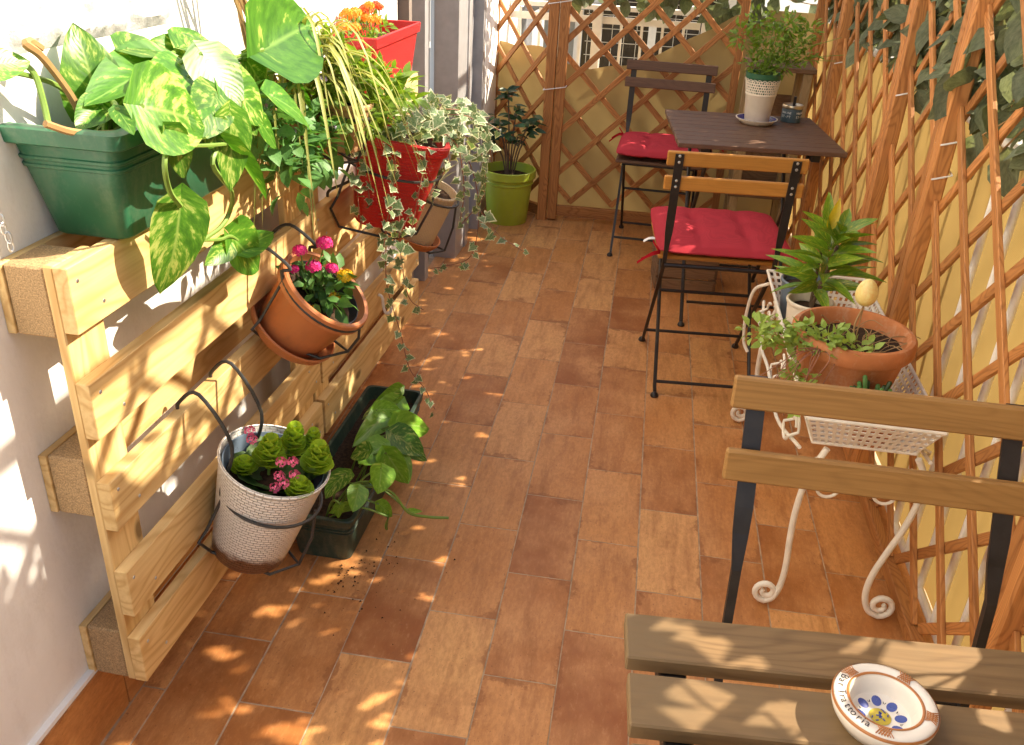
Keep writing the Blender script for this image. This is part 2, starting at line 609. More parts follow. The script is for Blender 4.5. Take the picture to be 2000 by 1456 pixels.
MT['screen_shaded'] = clothmat('beige_screen_fabric_shaded', (.47, .345, .15), .12, 700)  # same beige fabric, with the far end's shade put into colour and translucency
MT['tagcloth'] = simple('white_care_label', (.75, .74, .70), .8)
MT['stem_g'] = simple('green_stem', (.16, .27, .05), .5)
MT['stem_tan'] = simple('tan_stem', (.34, .20, .08), .7)
MT['stem_red'] = simple('reddish_stem', (.30, .13, .08), .7)
MT['bark'] = simple('brown_bark', (.13, .085, .055), .9, bmp=.4)
MT['pothos'] = leafmat('pothos_leaf', [(.36, (.045, .16, .018)), (.50, (.085, .25, .025)), (.545, (.17, .34, .05)), (.60, (.40, .50, .13)), (.78, (.58, .62, .25))], transl=.38, rough=.36, rib=(.28, .42, .10), vscale=(4.2, 2.4, 1), nscale=2.0)
MT['pothos_plain'] = leafmat('pothos_leaf_plain', [(.40, (.05, .18, .018)), (.60, (.10, .29, .03)), (.66, (.42, .52, .12)), (.80, (.55, .58, .18))], transl=.38, rough=.36, rib=(.22, .42, .09), vscale=(4.2, 2.4, 1), nscale=2.0)
MT['pothos_lime'] = leafmat('pothos_leaf_lime', [(.40, (.15, .36, .03)), (.60, (.24, .50, .055)), (.68, (.48, .58, .15)), (.80, (.58, .64, .22))], transl=.38, rough=.36, rib=(.30, .50, .12), vscale=(4.2, 2.4, 1), nscale=2.0)
MT['ivy'] = leafmat('variegated_ivy_leaf', [(.35, (.09, .18, .06)), (.55, (.20, .30, .14)), (.7, (.42, .48, .30))], edge=((.74, .77, .52), .79), transl=.34, rough=.5, vscale=(3, 3, 1))
MT['hedge'] = leafmat('artificial_hedge_leaf', [(.3, (.10, .125, .075)), (.7, (.23, .26, .165))], transl=.40, rough=.7, vscale=(3, 3, 1), spec=.25)
MT['lantana'] = leafmat('lantana_leaf', [(.3, (.04, .12, .025)), (.7, (.10, .24, .05))], transl=.3, rough=.5)
MT['soft'] = leafmat('soft_green_leaf', [(.3, (.08, .24, .06)), (.7, (.18, .40, .12))], transl=.35, rough=.5)
MT['yellowgreen'] = leafmat('yellow_green_leaf', [(.3, (.12, .28, .025)), (.7, (.30, .46, .06))], transl=.45, rough=.5)
MT['blade'] = leafmat('striped_blade', [(.3, (.20, .26, .05)), (.7, (.45, .42, .12))], transl=.35, rough=.45, rib=(.75, .70, .35))
MT['kalanchoe'] = leafmat('kalanchoe_leaf', [(.3, (.27, .44, .03)), (.7, (.50, .66, .08))], transl=.3, rough=.35)
MT['kaldark'] = leafmat('kalanchoe_dark_leaf', [(.3, (.045, .10, .03)), (.7, (.09, .17, .05))], transl=.25, rough=.35)
MT['ficus'] = leafmat('dark_glossy_leaf', [(.3, (.012, .045, .012)), (.7, (.03, .085, .022))], transl=.25, rough=.35)
MT['bushy'] = leafmat('bushy_herb_leaf', [(.3, (.12, .24, .025)), (.7, (.28, .42, .06))], transl=.4, rough=.5)
MT['croton'] = leafmat('croton_leaf', [(.35, (.10, .23, .02)), (.58, (.22, .36, .035)), (.68, (.64, .58, .07))], transl=.3, rough=.3, rib=(.50, .48, .08), vscale=(5, 3, 1))
MT['crotonyellow'] = leafmat('yellow_croton_leaf', [(.3, (.60, .42, .02)), (.7, (.75, .58, .05))], transl=.3, rough=.3)
MT['succulent'] = leafmat('small_succulent_leaf', [(.3, (.20, .33, .05)), (.7, (.42, .54, .13))], transl=.3, rough=.45)
MT['aloe'] = leafmat('pale_striped_leaf', [(.3, (.30, .34, .22)), (.7, (.58, .58, .42))], transl=.25, rough=.45)
MT['pink'] = simple('magenta_petal', (.72, .02, .20), .6)
MT['rose'] = simple('rose_pink_petal', (.80, .13, .27), .6)
MT['yellow'] = simple('yellow_petal', (.85, .52, .02), .6)
MT['orange'] = simple('orange_petal', (.88, .26, .012), .6)
MT['redor'] = simple('red_orange_petal', (.80, .10, .015), .6)
MT['lilac'] = simple('lilac_petal', (.46, .36, .60), .6)
MT['egg'] = simple('pale_yellow_eggshell', (.80, .66, .27), .35, var=.10, nscale=18, dirt=((.75, .36, .06), .6))
MT['straw'] = simple('dry_straw', (.36, .22, .10), .8)
MT['glassdark'] = simple('dark_window_glass', (.014, .012, .012), .15)
MT['neigh'] = simple('white_neighbour_plaster', (.80, .78, .74), .9, var=.04, spec=.2)
MT['shutter'] = simple('grey_shutter', (.30, .29, .26), .7)
MT['street'] = simple('pale_street_paving', (.34, .32, .29), .9)
MT['pipe'] = simple('grey_plastic_pipe', (.12, .125, .13), .5)
MT['glaze'] = simple('white_ashtray_glaze', (.78, .72, .64), .18, var=.05)
MT['ashbrown'] = simple('brown_glaze_paint', (.42, .16, .05), .3)
MT['ashink'] = simple('dark_brown_lettering', (.035, .022, .02), .4)
MT['ashblue'] = simple('blue_glaze_paint', (.07, .10, .33), .25)
MT['ashyellow'] = simple('mustard_glaze_paint', (.55, .42, .06), .3)
MT['tinblue'] = simple('slate_tin_label', (.055, .095, .12), .4)
MT['tingold'] = simple('tin_lid_metal', (.55, .46, .33), .3, metal=.8)

# ================================================================== setting
TW, TL = .15088, .322
floor = MB().box((-.05, 1.2, -.0730), (2.6, 7.0, .15)).build('floor', MT['grout'])
floor['kind'] = 'structure'
tme = cbox(TL - .003, TW - .003, .012, .0008).copy()
tme.materials.append(MT['tile'])
X0 = -.2006
XMIN, XMAX = -.853, .775
for k in range(-5, 7):
    xa, xb = X0 + k * TW, X0 + (k + 1) * TW
    ph = 1.797 if k % 2 else 1.637
    j0 = -7
    for j in range(j0, 9):
        ya, yb = ph + j * TL, ph + (j + 1) * TL
        if yb < .35 or ya > 4.62:
            continue
        a, b = max(xa, XMIN), min(xb, XMAX)
        if b - a < .02:
            continue
        if b - a > TW - .001:
            me = tme
        else:
            me = cbox(TL - .003, (b - a) - .003, .012, .0008)
            if not me.materials:
                me.materials.append(MT['tile'])
        o = inst('tile', me, floor)
        o.location = ((a + b) / 2 + random.uniform(-.0006, .0006), (ya + yb) / 2, -.006 + .0030 + random.uniform(-.0003, .0003))
        o.rotation_euler = (random.uniform(-.0012, .0012), random.uniform(-.0012, .0012), math.pi / 2 + random.uniform(-.002, .002))

ground = MB().box((0, 0, -7.1), (400, 400, .2)).build('street_ground', MT['street'])
ground['kind'] = 'structure'

# house wall on the left (turned a little to the tiles)
hw = wroot('house_wall', 0, 0, 0, 'white plastered house wall behind the wooden pallets', 'wall')
m = MB()
m.box((-.12, -.45, 1.55), (.24, 4.7, 3.3))           # s from -2.8 to 1.9
m.box((-.12, 2.54, 2.85), (.24, 1.28, .7))            # lintel over the door
m.box((-.12, 3.9, 1.55), (.24, 1.44, 3.3))
m.build('plaster', MT['plaster'], hw)
m = MB()
m.box((.006, -.45, .1545), (.012, 4.7, .009))
m.build('plaster_ledge', MT['plaster'], hw)
ske = cbox(.3, .146, .012, .001).copy()
ske.materials.append(MT['tile'])
for i in range(14):
    s = -1.9 + i * .303
    if s > 1.88:
        break
    inst('skirting_tile', ske, hw, None, Matrix.Translation((.007, s, .075)) @ Matrix(((0, 0, 1), (1, 0, 0), (0, 1, 0))).to_4x4())


def relief():
    m = MB()
    def fn(u, v):
        s = .10 + u * .46
        z = 1.185 + v * .5
        du, dv = abs(u - .5) * .46, abs(v - .5) * .5
        # rounded rectangle edge distance
        qx, qy = max(0, du - .23 + .05), max(0, dv - .25 + .05)
        e = .05 - math.hypot(qx, qy)
        e = max(0.0, min(1.0, e / .018))
        h = .010 * e + .006 * e * noise.noise((s * 38, z * 38, 0)) + .004 * e * noise.noise((s * 110, z * 110, 3))
        jo = min(abs(s - .245), abs(s - .41))
        h -= .004 * e * max(0, 1 - jo / .006)
        return Vector((max(.0006, .001 + h), s, z))
    m.grid(fn, 90, 80)
    return m


relief().build('stone_relief', MT['relief'], hw, smooth=True)

# door in the house wall, beyond the pallets
dr = wroot('balcony_door', 0, 1.9, 0, 'grey framed balcony door in taupe beside the lime pot', 'door')
m = MB()
m.box((-.10, .37, 1.22), (.03, .66, 2.44))
m.build('door_panel', MT['taupe'], dr)
for y0, wd, off, mt in ((.045, .09, -.055, 'taupe'), (.30, .035, -.07, 'taupe'), (.44, .05, -.05, 'alu')):
    MB().box((off, y0, 1.22), (.05, wd, 2.44)).build('door_stile', MT[mt], dr)
m = MB()
for y0, wd, off, th in ((.79, .16, -.02, .10), (.90, .06, .010, .05), (1.02, .17, -.035, .07), (1.155, .05, .012, .055)):
    m.box((off, y0, 1.225), (th, wd - .002, 2.45))
m.build('frame', MT['alu'], dr)

# ------------------------------------------------------------------ neighbour's building and balcony behind
nb = empty('neighbour_house', (0, 6.3, -7), 0, 'white neighbouring house with dark window behind the back trellis', 'building')
m = MB()
m.box((-1.9, .15, 3.75), (3.1, .3, 7.5))
m.box((1.25, .15, 3.70), (2.2, .3, 7.4))
m.box((-.1, .15, 3.75), (.5, .3, 7.5))
m.build('wall', MT['neigh'], nb)
w1 = MB().box((.02, -.02, 7.70), (1.06, .04, .62)).build('window', MT['glassdark'], nb)
m = MB()
for x in (-.50, -.02, .46):
    m.box((x, -.06, 7.70), (.05, .03, .64))
for z in (7.39, 8.0):
    m.box((.02, -.06, z), (1.02, .028, .05))
m.build('window_frame', MT['rail'], w1)
m = MB()
for i in range(12):
    m.box((-.44 + i * .08, -.045, 7.70), (.004, .006, .58))
for i in range(7):
    m.box((.02, -.045, 7.45 + i * .085), (.95, .006, .004))
m.build('window_grille', MT['steel'], w1)
MB().box((-.62, -.03, 7.66), (.22, .05, .66)).build('shutter', MT['shutter'], nb)
MB().box((.0, -.4, 8.12), (2.4, .8, .10)).build('balcony_slab', MT['shutter'], nb)
MB().box((-2.05, -.03, 7.75), (.5, .05, 1.1)).build('shutter', MT['shutter'], nb)

fb = empty('far_building', (16, 10, -7), 0, 'pale sunlit building far beyond the leafy screen', 'building')
MB().box((2, 6, 4.4), (4, 40, 8.8)).build('wall', MT['neigh'], fb)
m = MB()
for i in range(9):
    MB().box((-.03, -10 + i * 3.6, 6.2), (.1, 1.2, 1.6)).build('window', MT['shutter'], fb)

rl = empty('back_railing', (0, 4.9, 0), 0, 'white balcony railing with vertical bars behind the back trellis', 'railing')
m = MB()
m.box((-.35, 0, .955), (3.1, .05, .022))
m.build('top_rail', MT['rail'], rl)
m = MB()
m.box((-.35, .005, .895), (1.14, .02, .034))
m.box((-.35, 0, .08), (3.1, .03, .03))
m.build('mid_rail', MT['rail'], rl)
for i in range(24):
    x = -1.75 + i * .105
    MB().box((x, 0, .5), (.014, .014, .87)).build('bar', MT['rail'], rl)
for x in (-.30, .25):
    MB().box((x, -.004, .49), (.045, .04, .95)).build('post', MT['rail'], rl)
MB().box((.16, -.005, .965), (.07, .06, .045)).build('bracket', MT['whiteplastic'], rl)

pp_ = empty('drain_pipe', (0, 5.2, 0), 0, 'grey curved pipe behind the narrow trellis panel', 'pipe')
m = MB()
m.tube(smooth_path([(-.735, 0, -.5), (-.735, 0, .78), (-.72, 0, .87), (-.65, 0, .925), (-.55, 0, .935), (-.30, .05, .935)], 8), .028, 12)
m.build('pipe', MT['pipe'], pp_, True)
m = MB()
m.tube([(-.735, 0, .70), (-.735, 0, .74)], .034, 12)
m.tube([(-.80, 0, .93), (-.66, 0, .925)], .016, 8)
m.build('pipe_collar', MT['pipe'], pp_, True)


# ------------------------------------------------------------------ lattice builder
def lattice(parent, O, U, Vn, u0, u1, z0, z1, vlines, dlines, sv, sd, wd=.022, th=.009, mat=None):
    """slats in the plane O + u*U + z*Z; v slats rise with u, d slats fall; v lies in front"""
    O, U, Vn = Vector(O), Vector(U), Vector(Vn)
    Z = Vector((0, 0, 1))
    for lines, sl, lay in ((vlines, sv, .5), (dlines, -sd, -.55)):
        for c in lines:
            pts = []
            for z in (z0, z1):
                u = c + (z - .6) / sl
                pts.append((u, z))
            (ua, za), (ub, zb) = pts
            # clip in u
            def at(u):
                return za + (zb - za) * (u - ua) / (ub - ua)
            lo, hi = (ua, ub) if ua < ub else (ub, ua)
            a, b = max(lo, u0), min(hi, u1)
            if b - a < .035:
                continue
            j = random.uniform(-.002, .002)
            pa = O + U * a + Z * (at(a) + j) + Vn * (th * lay)
            pb = O + U * b + Z * (at(b) + j) + Vn * (th * lay)
            wv = (pb - pa).cross(Vn)
            plank('slat', pa, pb, wv, wd + random.uniform(-.0015, .0015), th, mat, parent)


def cable_tie(parent, c, hx, hy, z, tilt=0.0):
    pts = []
    for k in range(17):
        a = 2 * math.pi * k / 16
        pts.append((c[0] + hx * max(-1, min(1, 1.35 * math.cos(a))), c[1] + hy * max(-1, min(1, 1.35 * math.sin(a))), z + tilt * math.cos(a) * hx))
    MB().tube(pts, .0022, 6, False).build('cable_tie', MT['whiteplastic'], parent, True)


# ------------------------------------------------------------------ right trellis, panel by panel
XR = .70
VL = [1.49 + .235 * k for k in range(-12, 14)]
DL = [1.0 + .235 * k for k in range(-10, 20)]
VC = [2.285 + .235 * k for k in range(-8, 12)]
panels = [(.25, 1.248, 'right trellis panel beside the round ashtray, nearest the camera', VL),
          (1.284, 2.213, 'right trellis panel behind the white iron plant stand', VL),
          (2.249, 2.703, 'narrow right trellis panel between two close brown posts', VL),
          (2.739, 3.683, 'right trellis panel beside the dark folding table', VC),
          (3.719, 4.28, 'right trellis panel in the far corner behind the candle tin', VC)]
for (ya, yb, lab, vl) in panels:
    t = empty('trellis_panel', (XR, ya, 0), 0, lab, 'trellis', 'trellis panels along the right side')
    lattice(t, (0.006, -ya, 0), (0, 1, 0), (-1, 0, 0), ya + .012, yb - .012, .05, 2.03, vl, DL, .915, .94, .024, .010, MT['trellis'])
    for yy in (ya, yb):
        plank('stile', (-.006, yy - ya, .004), (-.006, yy - ya, 2.08), (0, 1, 0), .034, .040, MT['trellis'], t, .004)
    plank('rail', (0, .014, .032), (0, yb - ya - .014, .032), (0, 0, 1), .036, .026, MT['trellis'], t, .002)
    plank('rail', (0, .014, 2.055), (0, yb - ya - .014, 2.055), (0, 0, 1), .03, .026, MT['trellis'], t, .002)
    if yb in (2.213, 2.703, 3.683):
        for z in {2.213: (.96, .88), 2.703: (.985,), 3.683: (.93,)}[yb]:
            cable_tie(t, (0, yb - ya + .017), .022, .036, z, .4)

# railing and beige screen behind it
rr = empty('side_railing', (.745, 0, 0), 0, 'white railing of thin upright tubes behind the right trellis', 'railing')
MB().tube([(.03, -.9, .995), (.03, 4.4, .995)], .014, 10).build('top_rail', MT['rail'], rr, True)
MB().tube([(.0, -.9, .045), (.0, 4.4, .045)], .010, 8).build('bottom_rail', MT['rail'], rr, True)
bme = MB().tube([(0, 0, .05), (0, 0, .96)], .0085, 10).mesh('baluster', True)
bme.materials.append(MT['rail'])
for i in range(42):
    inst('baluster', bme, rr, None, None, (random.uniform(-.002, .002) + (0 if -.75 + i * .124 < 2.0 else .058), -.75 + i * .124, 0))


def screen_mesh(fn, nu, nv):
    return MB().grid(fn, nu, nv)


sc = screen_mesh(lambda u, v: Vector((.777 + .007 * math.sin(u * 47) + .012 * noise.noise((u * 15, v * 2.2, 1)) + .006 * noise.noise((u * 60, v * 3, 9)), -.9 + u * 5.55,
                                      .012 + v * (.973 + .010 * noise.noise((u * 22, 0, 5))))), 260, 18).build('fabric_screen', MT['screen'], None, True)
tag(sc, 'beige ribbed privacy screen stretched behind the right trellis', 'screen')

# ------------------------------------------------------------------ back trellis: main panel and a narrow turned panel
YB = 4.33
bt = empty('trellis_panel', (-.02, YB, 0), 0, 'wide diamond trellis panel standing across the far end', 'trellis', 'trellis panels at the far end')
lattice(bt, (.02, 0, 0), (1, 0, 0), (0, -1, 0), -.40, .37, .10, 1.86,
        [.17 - .206 * k for k in range(-3, 12)], [-.616 + .206 * k for k in range(-3, 12)], 1.0, 1.0, .026, .010, MT['trellis'])
plank('stile', (-.392, -.003, .01), (-.392, -.003, 1.9), (1, 0, 0), .046, .036, MT['trellis'], bt, .003)
plank('stile', (.40, 0, .01), (.40, 0, 1.9), (1, 0, 0), .034, .032, MT['trellis'], bt, .003)
plank('rail', (-.368, 0, .055), (.382, 0, .055), (0, 0, 1), .05, .028, MT['trellis'], bt, .002)
plank('rail', (-.368, 0, 1.88), (.382, 0, 1.88), (0, 0, 1), .04, .028, MT['trellis'], bt, .002)
cable_tie(bt, (-.417, -.006), .054, .028, 1.02, .25)
cable_tie(bt, (-.417, -.006), .054, .028, .645, .25)
d2 = Vector((-.335, .275, 0))
d2n = d2.normalized()
L2 = d2.length
bt2 = empty('trellis_panel', (-.445, YB, 0), 0, 'narrow trellis panel turned towards the door behind the lime pot', 'trellis', 'trellis panels at the far end')
lattice(bt2, (0, 0, 0), d2n, (d2n.y, -d2n.x, 0), .02, L2 - .02, .10, 1.86,
        [.03 + .205 * k for k in range(-12, 12)], [.05 + .205 * k for k in range(-12, 12)], 1.0, 1.0, .024, .010, MT['trellis'])
plank('stile', (-.017, -.004, .0), (-.017, -.004, 1.9), (1, 0, 0), .046, .042, MT['trellis'], bt2, .003)
e2 = d2n * L2
plank('stile', (e2.x, e2.y, .0), (e2.x, e2.y, 1.9), d2n, .04, .03, MT['trellis'], bt2, .003)
plank('rail', d2n * .03 + Vector((0, 0, .04)), d2n * (L2 - .022) + Vector((0, 0, .04)), (0, 0, 1), .05, .026, MT['trellis'], bt2, .002)

TOP = [(-1.3, .80), (-.80, .795), (-.727, .794), (-.66, .784), (-.58, .797), (-.53, .80), (-.486, .786), (-.40, .743), (-.286, .723), (-.18, .744), (-.12, .75), (.03, .81), (.16, .893), (.26, .939), (.35, 1.0), (.50, 1.03), (.80, 1.03)]


def topz(x):
    for (a, za), (b, zb) in zip(TOP, TOP[1:]):
        if a <= x <= b:
            return za + (zb - za) * (x - a) / (b - a)
    return TOP[-1][1]


def backcloth(u, v):
    x = -.93 + u * 1.68
    z = .01 + v * (topz(x) - .01)
    y = 4.435 + .030 * noise.noise((x * 4.5, z * 4, 2)) + .012 * math.sin((x * 1.2 + z) * 16) * v + .010 * noise.noise((x * 14 + z * 9, z * 5, 8))
    if x < -.45:
        y += (-.45 - x) * .72
    return Vector((x, y, z))


bs = MB().grid(backcloth, 110, 60).build('fabric_screen', MT['screen_shaded'], None, True)
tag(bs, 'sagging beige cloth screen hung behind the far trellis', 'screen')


# ------------------------------------------------------------------ leafy artificial hedges above the screens
def ovate(L, Wd, fold=.25, droop=.15, n=4):
    m = MB()
    v, uv, f = [], [], []
    for j in range(n + 1):
        t = j / n
        w = Wd / 2 * (math.sin(math.pi * (t ** .75)) ** .8 if 0 < t < 1 else .02)
        for i in (-1, 0, 1):
            v.append((i * w, t * L, -abs(i) * -w * fold - droop * L * t * t))
            uv.append((.5 + i * .5, t))
    for j in range(n):
        for i in range(2):
            a = j * 3 + i
            f.append((a, a + 1, a + 4, a + 3))
    m.add(v, f, uv)
    return m


def hedge_frame(p, out):
    ax = Vector((random.gauss(0, .55), random.gauss(0, .55), random.uniform(-1.1, .15)))
    nr = Vector(out) + Vector((random.gauss(0, .5), random.gauss(0, .5), random.gauss(.25, .4)))
    return frame(p, ax, nr)


hl = [ovate(.075, .052, .25, .2).mesh('hedge_leaf', True), ovate(.06, .045, .1, .35).mesh('hedge_leaf', True), ovate(.088, .058, .3, .1).mesh('hedge_leaf', True)]
for q in hl:
    q.materials.append(MT['hedge'])
hr = random.Random(11)


def hedge(name, label, spots, singles, out, vines):
    h = empty(name, spots[0] if not isinstance(spots[0], tuple) else Vector(spots[0]), 0, label, 'hedge')
    o0 = h.location.copy()
    rest = MB()
    base = [ovate(.075, .052, .25, .2, 2), ovate(.085, .055, .1, .3, 2)]
    for i, p in enumerate(spots):
        M = hedge_frame(Vector(p) - o0, out)
        if i < singles:
            M = M @ Matrix.Scale(random.uniform(.85, 1.5), 4)
            inst('leaf', hl[i % 3], h, None, M)
        else:
            b = base[i % 2]
            s = random.uniform(.75, 1.25)
            rest.add([M @ (Vector(v) * s) for v in b.v], b.f, b.uv)
    if rest.v:
        o = rest.build('foliage', MT['hedge'], h, True)
        o['kind'] = 'stuff'
    m = MB()
    for vn in vines:
        m.tube([Vector(q) - o0 for q in vn], .0022, 5, False)
    m.build('vine', MT['stem_tan'], h)
    return h


spots = []
# leaves seen in the frame first (large, low), then the rest of the screen
while len(spots) < 290:
    y, z = random.choice((random.uniform(1.55, 2.7), random.uniform(1.6, 4.2))), random.uniform(1.0, 1.27)
    if z < 1.04 and random.random() < .6:
        continue
    spots.append((random.uniform(.71, .80), y, z))
while len(spots) < 7600:
    y, z = random.uniform(-.6, 4.4), random.uniform(1.03, 1.97)
    if z > 1.86 + .10 * max(0.0, min(1.0, (1.62 - y) / .2)):
        continue
    if noise.noise((y * 5.2, z * 5.2, 4.0)) > .38:
        continue
    if 1.2 < y < 2.6 and z < 1.45 and random.random() < .45:
        continue
    if .80 < y < .99 and z < 1.20:
        continue
    spots.append((random.uniform(.73, .86), y, z))
for _ in range(750):
    spots.append((random.uniform(.73, .86), random.uniform(1.0, 1.75), random.uniform(1.42, 1.93)))
vines = []
for k in range(26):
    y = random.uniform(.2, 4.3)
    vines.append(smooth_path([(.76 + random.uniform(-.03, .03), y + random.gauss(0, .12), 1.95 - .19 * j) for j in range(6)], 3))
hedge('artificial_hedge', 'grey-green artificial leaf hedge above the right screen', spots, 290, (-.8, -.35, .3), vines)
spots = []
while len(spots) < 120:
    x, z = random.uniform(-.42, .68), random.uniform(.985, 1.16)
    if x < .15 and z < 1.02:
        continue
    spots.append((x, random.uniform(4.42, 4.52), z))
while len(spots) < 420:
    spots.append((random.uniform(-.5, .8), random.uniform(4.42, 4.55), random.uniform(1.1, 1.9)))
hedge('artificial_hedge', 'dark leaf garland hanging along the top of the far trellis', spots, 120, (0, -1, .2), [smooth_path([(-.45, 4.47, 1.08), (0, 4.46, 1.05), (.4, 4.47, 1.09), (.7, 4.47, 1.06)], 5)])

# ================================================================== pallets on the left wall
def pallet(s0, L, z0, H, label):
    t = wroot('wooden_pallet', .05, s0, z0, label, 'pallet', 'pallets fixed upright along the house wall')
    rows = [(.004, .100), (.154, .095), (.332, .092), (.504, .095), (.679, .100)]   # z of the lower edge, height
    for z, h in rows:
        plank('slat', (.0537, random.uniform(-.002, .003), z + h / 2), (.0537, L + random.uniform(-.004, .002), z + h / 2), (0, 0, 1), h, .0222, MT['pine'], t, .0012)
    nb_ = (.045, L - .048)
    for s in nb_:
        plank('cross_board', (.0346, s, .002), (.0346, s, H), (0, 1, 0), .09, .0154, MT['pine'], t, .002)
    for z, h in rows:
        for s in nb_:
            for ds, dz in ((-.024, .26), (.022, -.24)):
                MB().lathe([(.0001, .0009), (.0030, .0006), (.0034, 0)], 8).build('nail', MT['steel'], t, M=Matrix.Translation((.0649, s + ds + random.uniform(-.005, .005), z + h / 2 + h * dz)) @ Matrix.Rotation(R(90), 4, 'Y'))
    for zc in (.055, H * .52, H - .058):
        for s in nb_:
            plank('block', (-.0047, s - .043, zc), (-.0047, s + .043, zc), (0, 0, 1), .108, .0622, MT['chip'], t, .003)
        plank('back_board', (-.0431, .0, zc), (-.0431, L, zc), (0, 0, 1), .106, .0132, MT['pine'], t, .001)
    return t


pallet(0, .848, .153, .779, 'nearer wooden pallet fixed upright to the wall below the green planter')
pallet(.862, .872, .150, .779, 'farther wooden pallet fixed upright to the wall below the red planter')

# chain that holds the near pallet
ch = wroot('hanging_chain', .02, .02, .94, 'thin steel chain hanging on the wall beside the green planter', 'chain')
for i in range(6):
    m = MB()
    pts = [(.004 * math.cos(a) * (1 if i % 2 else .15), .004 * math.cos(a) * (.15 if i % 2 else 1), .0085 * math.sin(a)) for a in [2 * math.pi * k / 14 for k in range(15)]]
    m.tube(pts, .0013, 6, False)
    m.build('link', MT['steel'], ch, True, loc=(.002 * (i % 2), -.003 * i, .008 + .0135 * i))
hk = wroot('plastic_hook', .118, 1.30, .335, 'white plastic hook hung on the pallet slat', 'hook')
MB().tube(smooth_path([(.0, 0, .035), (.012, -.004, .03), (.016, -.006, .0), (.022, -.004, -.018), (.034, .0, -.016), (.038, .002, .0)], 5), .0045, 8).build('hook_body', MT['whiteplastic'], hk, True)


# ================================================================== folding chairs
def rod(parent, name, pts, r=.0075, mat='black'):
    return MB().tube(pts, r, 8).build(name, MT[mat], parent, True)


def flat_upright(parent, x, pts, mat):
    """flat bar above, twisted to a rod below: (y, z, width, thickness)"""
    m = MB()
    v, f = [], []
    for (y, z, w, t) in pts:
        v += [(x - w / 2, y - t / 2, z), (x + w / 2, y - t / 2, z), (x + w / 2, y + t / 2, z), (x - w / 2, y + t / 2, z)]
    for i in range(len(pts) - 1):
        for k in range(4):
            a, b = i * 4 + k, i * 4 + (k + 1) % 4
            f.append((a, b, b + 4, a + 4))
    f += [(0, 1, 2, 3)[::-1], tuple(len(v) - 4 + k for k in range(4))]
    m.add(v, f)
    return m.build('upright', MT['black'], parent)


def folding_chair(loc, rz, label, slatmat, top=.79, slat_h=.043, gap=.031, wid=.405, ux=.168, tz=0.0, lean=0.0):
    c = empty('folding_chair', loc, rz, label, 'chair', 'wood and black steel folding chairs')
    k = top / .79
    sk = 1 if top < .82 else 1.03
    for s in (-1, 1):
        flat_upright(c, s * ux, [(.185 + lean, .004, .010, .010), (.17 + lean, .03, .010, .010), (-.03 + lean, .27, .011, .011), (-.158 + lean, .44, .012, .012), (-.165 + lean * .8, .49 + tz, .013, .012), (-.172 + lean * .66, .535 + tz, .022, .006), (-.176 + lean * .57, .57 + tz, .025, .005), (-.197, top - .006, .025, .005)], 'black')
        p = []
        rod(c, 'leg', [(s * .150, -.225 + lean, .012), (s * .152, -.212 + lean, .03), (s * .150, -.02 + lean, .235), (s * .150, .175 + lean, .425)], .0062)
        for (yy, xx) in ((-.232, .152), (.19, .17)):
            mm = MB()
            mm.lathe([(0.0005, -.001), (.011, 0), (.0135, .006), (.011, .013), (.006, .017), (.0005, .018)], 12)
            mm.build('foot_cap', MT['black'], c, True, loc=(s * xx, yy + lean, .0015))
    rod(c, 'crossbar', [(-.150, -.20 + lean, .043), (.150, -.20 + lean, .043)], .0055)
    rod(c, 'crossbar', [(-.166, .13 + lean, .075), (.166, .13 + lean, .075)], .0055)
    rod(c, 'crossbar', [(-.150, .02 + lean, .275), (.150, .02 + lean, .275)], .0055)
    rod(c, 'seat_rail', [(-.168, -.165 + lean, .432), (.168, -.165 + lean, .432)], .007)
    rod(c, 'seat_rail', [(-.155, .185 + lean, .428), (.155, .185 + lean, .428)], .007)
    for i in range(2):
        z = top - slat_h / 2 - i * (slat_h + gap)
        prof = [(top - .006, -.197), (.57 + tz, -.176 + lean * .57), (.535 + tz, -.172 + lean * .66)]
        y = prof[0][1]
        for (za, ya_), (zb2, yb_) in zip(prof, prof[1:]):
            if zb2 <= z <= za:
                y = ya_ + (yb_ - ya_) * (za - z) / (za - zb2)
        y += .0100
        sl_ = plank('back_slat', (-wid / 2, y, z), (wid / 2, y, z), (0, -.1, 1), slat_h, .014, slatmat, c, .003)
        for s in (-1, 1):
            for dz in (-.008, .010):
                mm = MB()
                mm.lathe([(.0045, 0), (.0038, .0016), (.0005, .0024)], 10)
                mm.build('rivet', MT['rivet'], c, True, M=Matrix.Translation((s * ux, y - .0142, z + dz)) @ Matrix.Rotation(R(90), 4, 'X'))
    for i in range(6):
        y = -.098 + lean + i * .058
        plank('seat_slat', (-.185, y, .443), (.185, y, .443), (0, 1, 0), .052, .013, slatmat, c, .003)
    return c


